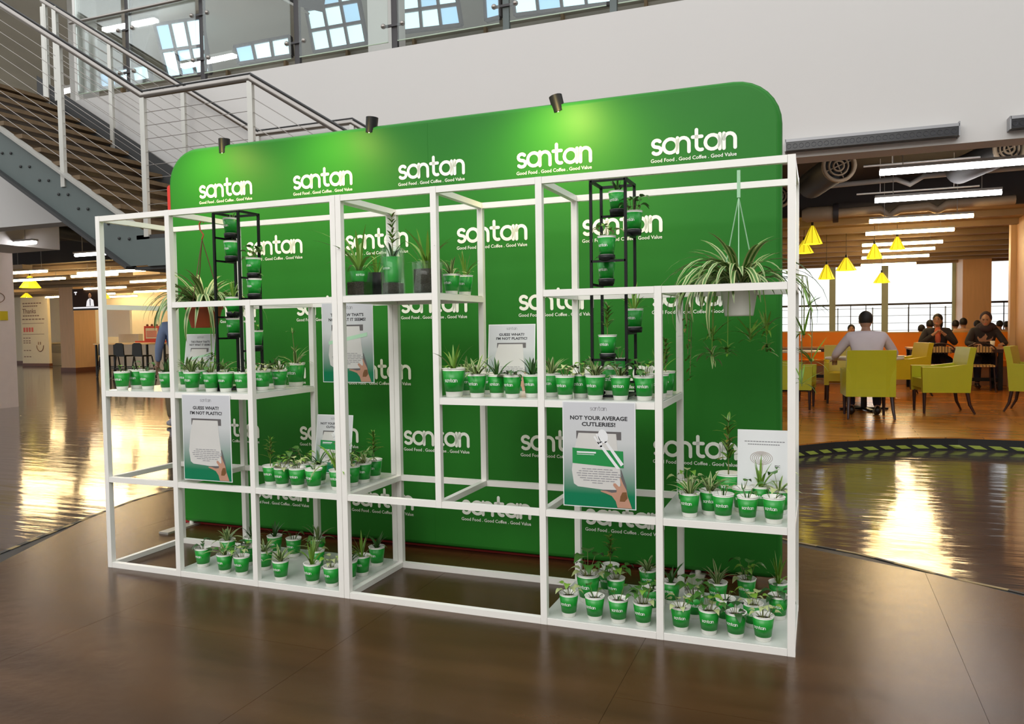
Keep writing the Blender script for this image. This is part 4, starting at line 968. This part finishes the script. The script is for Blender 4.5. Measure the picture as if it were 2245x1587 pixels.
hanging(p.x, .35, 2.0, 1.52, .085, .145, 'white_plastic', 'cord_green', 'white hanging basket with overflowing spider plant in the right shelf', 84, 8,
   [(2.9, .26, 'grass'), (3.5, .34, 'spider'), (4.4, .30, 'leaflet'), (-.2, .22, 'grass'), (.3, .30, 'leaflet'), (5.2, .25, 'grass')], False, 1.3, [2.6, 2.8, 2.9, 3.0, 3.1, 3.2, 3.3, 3.45, 3.6, 3.8, 4.0, 4.2, 4.4, 2.4, 5.9, 6.1, 0.1, .3])
# trailing plantlets over the right end of the shelf
t = thing('trailing_plant', 'thin trailing plantlets hanging outside the right end post of the shelf', 'hanging plant', (B4+.05, .12, 1.50))
for k, (dx_, dy_, l_) in enumerate(((.03, .0, .10), (.01, -.05, .22), (.04, .05, .33), (.0, .02, .42))):
    MB().tube([(-.06, dy_, .05), (dx_*.5, dy_, .03), (dx_, dy_, -l_*.5), (dx_*.9, dy_, -l_)], .002, 5).build('runner', 'stem', t)
    for q in range(10): link('leaf', LV['grass'][q % 4], t, (dx_*.9, dy_, -l_+.01), (0, rl_.uniform(.1, 1.1), rl_.uniform(0, 6.28)), rl_.uniform(.5, .95))
t = thing('trailing_plant', 'reddish trailing stems against the back post left of the white hanging basket', 'hanging plant', (B3+.06, D-.06, 1.32))
for k in range(3):
    MB().tube([(.0, 0, .15), (.01*k, 0, .05), (.01*k-.01, 0, -.1*k-.02)], .002, 5).build('runner', 'stem', t)
    for q in range(9): link('leaf', LV['leaflet'][q % 3], t, (.01*k-.01, 0, -.1*k-.02+rl_.uniform(-.03, .08)), (0, rl_.uniform(.2, 1.1), rl_.uniform(0, 6.28)), rl_.uniform(.6, 1.0))
# ================================================================== CAFE FURNITURE
def armchair(x, y, rz, label, m='vinyl_lime', z=ZP, s=1.0):
    t = thing('armchair', label, 'chair', (x, y, z), rz); t.scale = (s,)*3      # faces +Y locally (back towards -Y)
    w = .29
    def panel(pts, y0, y1, nm, mm): MB().slab(pts, y0, y1).build(nm, mm, t)
    MB().box((-w+.06, -.22, .34), (w-.06, .30, .46)).build('seat', m, t)
    b = MB(); n = 6; vs = []
    for i in range(n+1):
        zz = .28+(.87-.28)*i/n; yy = -.26-.08*(i/n)**1.6; rw = w-.005*i/n
        for a, q in ((-rw, 0), (-rw*.6, -.018), (0, -.025), (rw*.6, -.018), (rw, 0)): vs.append((a, yy+q, zz))
        for a in (rw, rw*.6, 0, -rw*.6, -rw): vs.append((a, yy+.075, zz))
    fs = []
    for i in range(n):
        for k in range(10): k2 = (k+1) % 10; fs.append((i*10+k, i*10+k2, (i+1)*10+k2, (i+1)*10+k))
    fs += [tuple(range(9, -1, -1)), tuple(range(n*10, n*10+10))]
    b.add(vs, fs, 0, False); b.build('backrest', m, t)
    for sx in (-1, 1):
        a0, a1 = sorted((sx*w, sx*(w-.07)))
        ap = [(-.27, .28), (.30, .28), (.31, .62), (.05, .615), (-.30, .66)]
        mb = MB(); k = len(ap); vs = [(a0, yy, zz) for yy, zz in ap]+[(a1, yy, zz) for yy, zz in ap]
        mb.add(vs, [tuple(range(k)), tuple(range(2*k-1, k-1, -1))]+[(i, k+i, k+(i+1) % k, (i+1) % k) for i in range(k)]); mb.build('armrest', m, t)
        MB().tube([(sx*(w-.04), -.24, .29), (sx*(w-.03), -.27, .12), (sx*(w-.02), -.33, 0)], [.026, .021, .014], 6).build('leg', 'leg_dark', t)
        MB().tube([(sx*(w-.05), .27, .29), (sx*(w-.05), .27, 0)], [.026, .016], 6).build('leg', 'leg_dark', t)
    return t
a = onz(1855, 918, ZP); b = onz(1955, 921, ZP)
MC = (a+b)/2; TX, TY = MC.x+.0, MC.y+1.15
armchair(MC.x, MC.y+.33, YAW*.25, 'lime yellow armchair seen from behind, the man in white shirt sits in it')
armchair(TX+.95, TY+.0, PI/2+.15, 'lime yellow armchair right of the round table, facing left')
armchair(TX-.95, TY+.12, -PI/2-.1, 'lime yellow armchair left of the round table, half behind the shelf post')
armchair(TX-.22, TY+1.15, PI, 'yellow armchair across the round table, facing the camera', 'vinyl_yellow')
p = onz(2222, 902, ZP); armchair(p.x+.28, p.y+.1, -PI/2-.35, 'lime yellow armchair cut by the right edge of the photo')
p = onz(1718, 880, ZP); armchair(p.x-.1, p.y+.2, -PI/2+.3, 'lime yellow armchair seen between green backdrop and shelf post')
armchair(TX+.75, TY+2.6, PI/2+.3, 'yellow armchair far back behind the right lime armchair', 'vinyl_yellow')
def round_table(x, y, r, label, top='table_white'):
    t = thing('round_table', label, 'table', (x, y, ZP))
    MB().lathe([(0, .71), (r, .71), (r+.005, .725), (r, .74), (0, .74)], 30).build('tabletop', top, t)
    MB().tube([(0, 0, .03), (0, 0, .71)], .04, 10).build('pedestal', 'black_metal', t)
    for k in range(4):
        a = k*PI/2+.3; MB().beam((0, 0, .03), (.32*math.cos(a), .32*math.sin(a), .02), .06, .03).build('foot', 'black_metal', t)
    return t
round_table(TX, TY, .50, 'round pale cafe table in front of the man in white shirt')
round_table(TX-1.0, TY+2.9, .45, 'round pale cafe table behind the left armchair')
for k, (dx_, dy_) in enumerate(((-.1, -.1), (.2, .1))):
    tag(MB().lathe([(0, 0), (.11, .0), (.13, .015), (.10, .008), (0, .006)], 16, (TX+.2+dx_, TY+dy_, ZP+.742)).build('plate', 'cup_white'), ('white plate on the round table, nearer the man', 'white plate on the round table, farther from the man')[k], 'plate')
def long_table(x, y, w, d, label, m='table_wood', z=ZP, h=.75):
    t = thing('long_table', label, 'table', (x, y, z))
    MB().box((-w/2, -d/2, h-.03), (w/2, d/2, h)).build('tabletop', m, t)
    MB().box((-w/2+.02, -d/2+.02, h-.09), (w/2-.02, -d/2+.06, h-.03)).box((-w/2+.02, d/2-.06, h-.09), (w/2-.02, d/2-.02, h-.03)).build('apron', 'leg_dark', t)
    for sx in (-1, 1):
        for sy in (-1, 1): MB().box((sx*(w/2-.06)-.035, sy*(d/2-.06)-.035, 0), (sx*(w/2-.06)+.035, sy*(d/2-.06)+.035, h-.03)).build('leg', 'black_metal', t)
    MB().box((-w/2+.05, -.03, .14), (w/2-.05, .03, .2)).build('stretcher', 'black_metal', t)
    return t
wa = onz(2000, 852, ZP); wb = onz(2196, 858, ZP)
WX, WY = (wa.x+wb.x)/2, (wa.y+wb.y)/2+.35; WW = abs(wb.x-wa.x)+.15
long_table(WX, WY, WW, .75, 'long wooden table with black legs where the two women sit')
def rattan_chair(x, y, rz, label):
    t = thing('rattan_chair', label, 'chair', (x, y, ZP), rz)
    MB().box((-.22, -.2, .43), (.22, .22, .46)).build('seat', 'rattan', t)
    for k in range(9): MB().box((-.21+k*.048, -.205, .428), (-.20+k*.048, .225, .463)).build('seat_weave', 'leg_dark', t)
    pts = [(-.23, -.20, .44)]+[(.23*-math.cos(a), -.22, .70+.14*math.sin(a)) for a in [i*PI/10 for i in range(11)]]+[(.23, -.20, .44)]
    MB().tube(pts, .012, 6).build('back_hoop', 'leg_dark', t)
    pts2 = [(.18*-math.cos(a), -.22, .68+.11*math.sin(a)) for a in [i*PI/8 for i in range(9)]]
    mb = MB(); k = len(pts2); mb.add([Vector(p_) for p_ in pts2]+[Vector(p_)+Vector((0, .012, 0)) for p_ in pts2], [tuple(range(k)), tuple(range(2*k-1, k-1, -1))]+[(i, (i+1) % k, k+(i+1) % k, k+i) for i in range(k)]); mb.build('back_panel', 'rattan', t)
    for k in range(8): x_ = -.16+k*.046; MB().tube([(x_, -.225, .66), (x_, -.225, .70+.11*math.sqrt(max(0, 1-(x_/.2)**2)))], .006, 5).build('back_slat', 'leg_dark', t)
    for sx in (-1, 1):
        for sy in (-1, 1): MB().tube([(sx*.2, sy*.18, .44), (sx*.23, sy*.22, 0)], .012, 6).build('leg', 'leg_dark', t)
    return t
c1x = ony(2058, 800, WY-.6).x; c2x = ony(2146, 800, WY-.6).x
rattan_chair(c1x, WY-.55, 0, 'black hooped chair with woven seat, left one in front of the women'); rattan_chair(c2x, WY-.55, 0, 'black hooped chair with woven seat, right one in front of the women')
# banquettes
YQ = WY+1.35
def banq(pa_, pb_, label):
    x0, x1 = ony(pa_, 730, YQ).x, ony(pb_, 730, YQ).x; zt_ = ony((pa_+pb_)/2, 729, YQ).z-ZP; t = thing('banquette', label, 'bench', (x0, YQ, ZP)); n = max(1, round((x1-x0)/1.2)); L_ = x1-x0
    for k in range(n): MB().box((L_*k/n+.004, 0, .45), (L_*(k+1)/n-.004, .14, zt_)).build('back_cushion', 'orange', t)
    MB().box((0, -.5, .36), (L_, .02, .47)).build('seat_cushion', 'orange', t); MB().box((0, -.46, 0), (L_, .16, .36)).build('base', 'table_wood', t)
    MB().box((0, -.005, zt_), (L_, .145, zt_+.02)).build('top_trim', 'rattan', t)
banq(1650, 1866, 'orange banquette behind the left armchairs, beyond the shelf post'); banq(1920, 2212, 'orange banquette behind the two women')
long_table(ony(1790, 760, YQ-.8).x, YQ-.8, 1.6, .6, 'dark narrow table before the left banquette')
tag(MB().lathe([(0, 0), (.03, 0), (.04, .11), (.037, .11), (.03, .01), (0, .01)], 16, (c2x+.3, WY-.05, ZP+.751)).build('paper_cup', 'cup_white'), 'white cup on the long table beside the right woman', 'cup')

# ================================================================== PEOPLE
def skin(name, verts, edges, radii, m, par, lvl=1, root=0, smooth=True):
    me = bpy.data.meshes.new(name); me.from_pydata([tuple(v) for v in verts], edges, []); me.materials.append(M[m])
    o = link(name, me, par)
    md = o.modifiers.new('skin', 'SKIN'); md.use_smooth_shade = True
    for i, r in enumerate(radii):
        r = r if isinstance(r, tuple) else (r, r); me.skin_vertices[0].data[i].radius = r
    me.skin_vertices[0].data[root].use_root = True
    sb = o.modifiers.new('sub', 'SUBSURF'); sb.levels = lvl; sb.render_levels = lvl
    return o
def head(par, c, face, skinm='skin', hair='short', hairm='hair', tilt=0.0):
    """c = centre of head, face = direction angle (0 = +Y)"""
    c = Vector(c); R3 = Matrix.Rotation(face, 3, 'Z') @ Matrix.Rotation(tilt, 3, 'X')
    def T(v): return c+R3 @ Vector(v)
    mb = MB(); mb.ell(c, (.075, .092, .112), rot=R3, n=16, k=12)
    mb.ell(T((0, .045, -.06)), (.048, .045, .05), rot=R3)            # jaw
    mb.add([T(v) for v in ((-.013, .088, -.012), (.013, .088, -.012), (.016, .09, -.034), (-.016, .09, -.034), (0, .090, .018), (0, .116, -.028))], [(0,5,4),(4,5,1),(1,5,2),(2,5,3),(3,5,0)])  # nose
    for s_ in (-1, 1): mb.ell(T((s_*.076, 0, -.008)), (.01, .02, .03), rot=R3, n=8, k=6)
    mb.build('head', skinm, par)
    e = MB()
    for s_ in (-1, 1): e.ell(T((s_*.03, .082, .012)), (.012, .006, .006), rot=R3, n=8, k=6)
    e.build('eyes', 'hair', par)
    b = MB()
    for s_ in (-1, 1): b.ell(T((s_*.03, .085, .034)), (.018, .005, .004), rot=R3, n=8, k=6)
    b.build('eyebrows', 'hair', par)
    MB().ell(T((0, .088, -.055)), (.022, .006, .007), rot=R3, n=8, k=6).build('mouth', 'red_ink' if hair != 'short' else 'leaf_red', par)
    if hair in ('short', 'long', 'bun'):
        h = MB(); h.ell(T((0, -.018, .028)), (.088, .098, .102), rot=R3, n=16, k=10)
        if hair == 'long': h.ell(T((0, -.045, -.06)), (.085, .06, .13), rot=R3)
        h.build('hair', hairm, par)
    if hair == 'hijab':
        h = MB(); h.ell(T((0, -.048, .020)), (.100, .106, .122), rot=R3, n=16, k=10); h.ell(T((0, .0, -.16)), (.12, .10, .09), rot=R3, n=14); h.ell(T((0, -.05, -.16)), (.17, .10, .10), rot=R3, n=14); h.build('headscarf', hairm, par)
FING = [(.026, .068), (.009, .078), (-.009, .072), (-.026, .058)]
def hand_parts(V, Ed, Ra, wrist_i, wrist, dirv, palmn):
    """adds palm, four fingers and thumb to a skinned chain"""
    d = Vector(dirv).normalized(); n = Vector(palmn).normalized(); s_ = d.cross(n).normalized()
    k = len(V); palm = Vector(wrist)+d*.05; V.append(palm); Ra.append((.028, .014)); Ed.append((wrist_i, k))
    for off, L_ in FING:
        b = len(V); p0 = palm+s_*off+d*.03; p1 = p0+d*L_*.5+n*.012; p2 = p1+d*L_*.28+n*.03
        V.extend([p0, p1, p2]); Ra.extend([.010, .009, .007]); Ed.extend([(k, b), (b, b+1), (b+1, b+2)])
    b = len(V); p0 = palm+s_*.035-d*.015; p1 = p0+s_*.022+d*.03+n*.012; V.extend([p0, p1]); Ra.extend([.011, .008]); Ed.extend([(k, b), (b, b+1)])
def person(label, base, rz, pose, top, bottom, shoe, hair='short', hairm='hair', hand=True, face=0.0, tilt=0.0, z=None, s=1.0, legs=True):
    t = thing('person', label, 'person', (base[0], base[1], ZP if z is None else z), rz); t.scale = (s,)*3
    J = pose
    # body: one continuous skin
    V = []; Ra = []; Ed = []
    def a(p_, r, par_=None):
        V.append(Vector(p_)); Ra.append(r)
        if par_ is not None: Ed.append((par_, len(V)-1))
        return len(V)-1
    pel = a(J['pelvis'], (.13, .10)); ch = a(J['chest'], (.145, .10), pel); nk0 = a(J['neck'], .055, ch); a(J['head'], .05, nk0)
    for s_ in ('L', 'R'):
        sh = a(J['sh'+s_], .06, ch); el = a(J['el'+s_], .042, sh); wr = a(J['wr'+s_], .027, el)
        if hand: hand_parts(V, Ed, Ra, wr, V[wr], V[wr]-V[el], J.get('palm', (0, 0, -1)))
    if legs:
        for s_ in ('L', 'R'):
            hp = a(J['hp'+s_], .085, pel); kn = a(J['kn'+s_], .06, hp); an = a(J['an'+s_], .04, kn)
    skin('body', V, Ed, Ra, 'skin', t)
    # clothes slightly larger
    V = []; Ra = []; Ed = []
    pel = a(J['pelvis'], (.155, .125)); mid = a((Vector(J['pelvis'])+Vector(J['chest']))/2, (.155, .125), pel); ch = a(J['chest'], (.18, .13), mid); a(J['neck'], .07, ch)
    for s_ in ('L', 'R'):
        sh = a(J['sh'+s_], .085, ch); m_ = a((Vector(J['sh'+s_])+Vector(J['el'+s_]))/2, .07, sh); el = a(J['el'+s_], .058, m_); a(Vector(J['el'+s_])*.12+Vector(J['wr'+s_])*.88, .042, el)
    skin('jacket' if top == 'jacket' else 'shirt', V, Ed, Ra, top, t)
    if legs:
        V = []; Ra = []; Ed = []
        pel = a(J['pelvis'], (.15, .12))
        for s_ in ('L', 'R'):
            hp = a(J['hp'+s_], .105, pel); kn = a(J['kn'+s_], .078, hp); a(Vector(J['kn'+s_])*.06+Vector(J['an'+s_])*.94, .055, kn)
        skin('trousers', V, Ed, Ra, bottom, t)
        for s_ in ('L', 'R'):
            an = Vector(J['an'+s_]); fd = Vector(J.get('toe', (0, 1, 0))).normalized()
            R3 = Matrix.Rotation(math.atan2(-fd.x, fd.y), 3, 'Z')
            mb = MB(); mb.ell((an.x+fd.x*.07, an.y+fd.y*.07, .04), (.045, .135, .04), rot=R3, n=14); mb.ell((an.x-fd.x*.02, an.y-fd.y*.02, .07), (.042, .055, .055), rot=R3); mb.build('shoe', shoe, t)
    head(t, J['head'], face, 'skin', hair, hairm, tilt)
    return t
def sit(lean=.1, arms='table', w=.19):
    J = {'pelvis': (0, 0, .55), 'chest': (0, lean, .93), 'neck': (0, lean*1.3, 1.10), 'head': (0, lean*1.7, 1.24)}
    for s_, k in (('L', -1), ('R', 1)):
        J['sh'+s_] = (k*w, lean, 1.02); J['hp'+s_] = (k*.10, .03, .53); J['kn'+s_] = (k*.16, .44, .50); J['an'+s_] = (k*.15, .40, .07)
        if arms == 'table': J['el'+s_] = (k*.30, .16+lean, .80); J['wr'+s_] = (k*.20, .40+lean, .80)
        if arms == 'chin': J['el'+s_] = (k*.29, .14+lean, .80); J['wr'+s_] = (k*.07, .25+lean, 1.0)
        if arms == 'wide': J['el'+s_] = (k*.36, .10+lean, .80); J['wr'+s_] = (k*.34, .36+lean, .72)
    return J
J = sit(.10, 'wide', .21); J['anL'] = (-.16, .22, .07); J['anR'] = (.15, .18, .07); J['knL'] = (-.17, .42, .50); J['knR'] = (.17, .42, .50)
person('person in white shirt and navy trousers seated in the near armchair, seen from behind', (MC.x, MC.y+.33), YAW*.25, J, 'shirt_white', 'trouser_navy', 'shoe_black', 'short', 'hair', True, 0, -.25)
w1 = ony(2053, 740, WY+.55); w2 = ony(2155, 745, WY+.55)
person('person in dark jacket and coral scarf, hand raised, seated behind the long table', (w1.x, WY+.55), PI, sit(.08, 'chin'), 'jacket', 'trouser_navy', 'shoe_black', 'long', 'hair', True, -.3)
tg = thing('scarf', 'coral scarf worn under the dark jacket of the left seated woman', 'scarf', (w1.x, WY+.55, ZP)); tg.rotation_euler = (0, 0, PI)
MB().ell((0, .17, 1.02), (.06, .05, .10)).ell((0, .20, .90), (.05, .04, .10)).build('scarf_cloth', 'scarf', tg)
person('person in black headscarf looking down, seated behind the long table at right', (w2.x, WY+.55), PI, sit(.14, 'table'), 'jacket', 'trouser_navy', 'shoe_black', 'hijab', 'hijab', True, -.25, -.3)
# seated people beyond the banquettes
for i, (px, py, top, rz, hr, lb) in enumerate(((1866, 722, 'scarf', PI, 'long', 'person in orange top seated behind the man in white shirt'), (2021, 722, 'jacket', 0, 'short', 'person behind the banquette, head only, left of the women'),
    (2042, 712, 'jacket', .3, 'short', 'person behind the banquette, hidden by the left woman'), (2113, 708, 'shirt_peach', 0, 'short', 'person in peach shirt seen from behind over the banquette'), (2097, 712, 'jacket', .2, 'short', 'person with dark hair beside the peach shirt'),
    (2144, 712, 'jacket', .1, 'short', 'person behind the banquette in front of the wood column'), (2194, 712, 'shirt_peach', .2, 'short', 'person behind the banquette near the right pillar, left of two'), (2208, 713, 'jacket', -.1, 'short', 'person behind the banquette near the right pillar, right of two'))):
    y = YQ+1.0+.75*i; q = ony(px, py, y); zz = q.z-1.24
    person(lb, (q.x, y), rz, sit(.05, 'table'), top, 'trouser_navy', 'shoe_black', hr, 'hair', False, 0, 0, ZP, (q.z-ZP)/1.24)
# ---------------------------------------------------------------- left background
f = onz(372, 936, 0)
Jw = {'pelvis': (0, 0, .95), 'chest': (0, .03, 1.32), 'neck': (0, .04, 1.50), 'head': (0, .06, 1.64)}
for s_, k in (('L', -1), ('R', 1)):
    Jw['sh'+s_] = (k*.20, .02, 1.42); Jw['hp'+s_] = (k*.1, 0, .93); Jw['el'+s_] = (k*.26, -.06*k, 1.13); Jw['wr'+s_] = (k*.25, .08-.1*k, .90)
Jw['knL'] = (-.11, .16, .52); Jw['anL'] = (-.11, .12, .09); Jw['knR'] = (.11, .06, .50); Jw['anR'] = (.10, -.24, .12)
person('person in pale blue shirt and khaki trousers walking behind the left shelf', (f.x+.13, f.y+.1), -PI/2+2.6, Jw, 'shirt_blue', 'trouser_khaki', 'shoe_grey', 'short', 'hair', True, 0, 0, 0)
# television on the wood column
p0, p1 = ony(158, 634, 16.6), ony(214, 679, 16.6)
t = thing('television', 'wall television showing a presenter in white jacket, on the wood column', 'television', (p0.x, 16.6, p1.z)); w, h = p1.x-p0.x+.25, p0.z-p1.z
MB().box((0, 0, 0), (w, .07, h)).build('casing', 'black_metal', t); MB().box((.03, -.006, .04), (w-.03, 0, h-.02)).build('screen', 'screen_dark', t)
MB().slab([(w*.46, h*.17), (w*.72, h*.17), (w*.70, h*.45), (w*.62, h*.54), (w*.54, h*.52), (w*.49, h*.42)], -.012, -.008).build('presenter', 'screen_light', t)
MB().ell((w*.59, -.012, h*.66), (.07, .004, .09)).build('presenter_face', 'skin', t); MB().box((w*.585, -.016, h*.2), (w*.61, -.013, h*.5)).build('tie', 'black_metal', t)
MB().box((.04, -.012, .06), (w-.04, -.008, .11)).build('caption_bar', 'screen_light', t); MB().box((w*.07, -.012, h*.82), (w*.17, -.008, h*.87)).box((w*.105, -.012, h*.72), (w*.135, -.008, h*.84)).build('channel_mark', 'screen_light', t)
MB().beam((w*.5, .07, h*.5), (w*.5, .5, h*.6), .08, .08).build('bracket', 'black_metal', t)
# text board
q0, q1 = ony(44, 652, 20.5), ony(109, 801, 20.5)
t = thing('text_board', 'tall cream board with printed brown lines of text beside the white column', 'sign board', (q0.x, 20.5, 0)); w = q1.x-q0.x; h = q0.z
MB().box((0, 0, .12), (w, .12, h)).build('board', 'cream', t); MB().box((0, -.02, 0), (w, .14, .12)).build('skirting', 'base_brown', t)
for fz, a_, b_ in ((.90, .08, .8), (.86, .1, .65), (.72, .08, .7), (.67, .05, .9)):
    n = 7
    for k in range(n): x = w*(a_+(b_-a_)*k/n); MB().box((x, -.004, h*fz), (x+w*(b_-a_)/n*.75, -.001, h*fz+.05)).build('text_line', 'brown_ink', t)
for fz in (.615, .46): MB().box((.05*w, -.004, h*fz), (w*.85, -.001, h*fz+.02)).build('rule_line', 'brown_ink', t)
link('lettering', text_mesh('Thanks', w*.5, 'brown_ink', .02), t, (w*.32, -.004, h*.765))
for k in range(4): MB().box((w*(.08+.10*k), -.004, h*.495), (w*(.15+.10*k), -.001, h*.56)).build('text_block', 'red_ink', t)
mb = MB(); mb.tube([(w*(.68+.13*math.cos(a_)), -.006, h*.30+w*.16*math.sin(a_)) for a_ in [PI+i*PI/8 for i in range(9)]], .02, 4); mb.tube([(w*.62, -.006, h*.31), (w*.62, -.006, h*.35)], .02, 4).tube([(w*.70, -.006, h*.31), (w*.70, -.006, h*.35)], .02, 4); mb.build('smile_drawing', 'brown_ink', t)
for fz in (.40, .36, .33, .22, .13):
    for k in range(3): MB().box((w*(.06+.1*k), -.004, h*fz), (w*(.13+.1*k), -.001, h*fz+.04)).build('text_line', 'brown_ink', t)
# counter between board and column
q0, q1 = ony(109, 762, 21.2), ony(138, 797, 21.2)
t = thing('counter', 'pale serving counter with grey panel between text board and wood column', 'counter', (q0.x, 21.2, 0))
MB().box((0, 0, 0), (q1.x-q0.x+1.0, .6, .95)).build('counter_body', 'wall_white', t); MB().box((.1, -.01, .55), (q1.x-q0.x+.9, 0, .85)).build('front_panel', 'duct_grey', t); MB().box((-.05, -.05, .95), (q1.x-q0.x+1.05, .65, 1.0)).build('worktop', 'cream', t)
# counter, panels and red menu stand seen through the first cell
q0, q1 = ony(228, 745, 18.5), ony(372, 745, 18.5)
t = thing('counter', 'long pale counter behind the black chairs at left', 'counter', (q0.x, 18.5, 0)); L_ = q1.x-q0.x+1.5
MB().box((0, 0, 0), (L_, .7, .95)).build('counter_body', 'wall_white', t); MB().box((-.05, -.05, .95), (L_+.05, .75, 1.0)).build('worktop', 'cream', t)
for k in range(3): MB().box((.2+k*1.3, .48, 1.001), (1.2+k*1.3, .69, 1.32)).build('appliance', 'steel_satin', t)
q0, q1 = ony(232, 678, 19.5), ony(286, 738, 19.5)
tag(MB().box((q0.x, 19.5, q1.z), (q1.x, 19.6, q0.z)).build('wall_board', 'paper'), 'large blank cream board on the wall over the counter', 'board')
q = ony(313, 745, 17.2); t = thing('menu_stand', 'red framed menu stand with three knobs on the counter', 'sign', (q.x, 18.62, 1.002)); k = 1.0
q0, q1 = ony(295, 712, 18.2), ony(330, 745, 18.2); w = q1.x-q0.x; hh_ = q0.z-1.05
t.location.x = (q0.x+q1.x)/2
MB().box((-w/2, 0, .05), (w/2, .05, hh_)).build('frame', 'red_sign', t); MB().box((-w/2+.08, -.008, .14), (w/2-.08, 0, hh_-.08)).build('menu_sheet', 'cream', t)
for k in range(5): MB().box((-w/2+.12, -.012, .2+k*(hh_-.36)/5), (w/2-.12, -.008, .23+k*(hh_-.36)/5)).build('text_line', 'red_ink', t)
for k in (-1, 0, 1): MB().ell((k*w*.3, .02, hh_+.03), (.05, .04, .045)).build('knob', 'base_brown', t)
MB().box((-w/2-.35, -.1, 0), (w/2+.35, .3, .06)).build('base', 'red_sign', t)
q = ony(435, 700, 18.0)
def bar_table(px0, px1, y, label):
    a, b = ony(px0, 760, y), ony(px1, 760, y); w = b.x-a.x
    t = thing('high_table', label, 'table', ((a.x+b.x)/2, y, 0))
    MB().box((-w/2, -.4, 1.0), (w/2, .4, 1.04)).build('tabletop', 'wood_light', t)
    for sx in (-1, 1):
        for sy in (-1, 1): MB().box((sx*(w/2-.06)-.025, sy*.34-.025, 0), (sx*(w/2-.06)+.025, sy*.34+.025, 1.0)).build('leg', 'black_metal', t)
    MB().box((-w/2+.05, -.35, .30), (w/2-.05, -.32, .33)).build('foot_rail', 'black_metal', t)
bar_table(228, 345, 15.2, 'high wooden table with black legs behind the black stools at left')
def stool(px, y, label):
    q = ony(px, 800, y); t = thing('metal_stool', label, 'stool', (q.x, y, 0))
    MB().box((-.17, -.17, .66), (.17, .17, .70)).build('seat', 'black_metal', t)
    MB().slab([(-.19, .70), (.19, .70), (.17, 1.02), (.10, 1.06), (-.10, 1.06), (-.17, 1.02)], -.22, -.19).build('backrest', 'black_metal', t)
    for sx in (-1, 1):
        for sy in (-1, 1): MB().tube([(sx*.17, sy*.17, .66), (sx*.24, sy*.24, 0)], .02, 6).build('leg', 'black_metal', t)
    MB().box((-.21, -.22, .28), (.21, -.20, .31)).box((-.21, .20, .28), (.21, .22, .31)).build('foot_ring', 'black_metal', t)
for px, y, lb in ((240, 14.2, 'black metal stool, first from left behind the cups'), (275, 14.2, 'black metal stool, second from left'), (314, 14.2, 'black metal stool, third from left, by the leaning poster')): stool(px, y, lb)
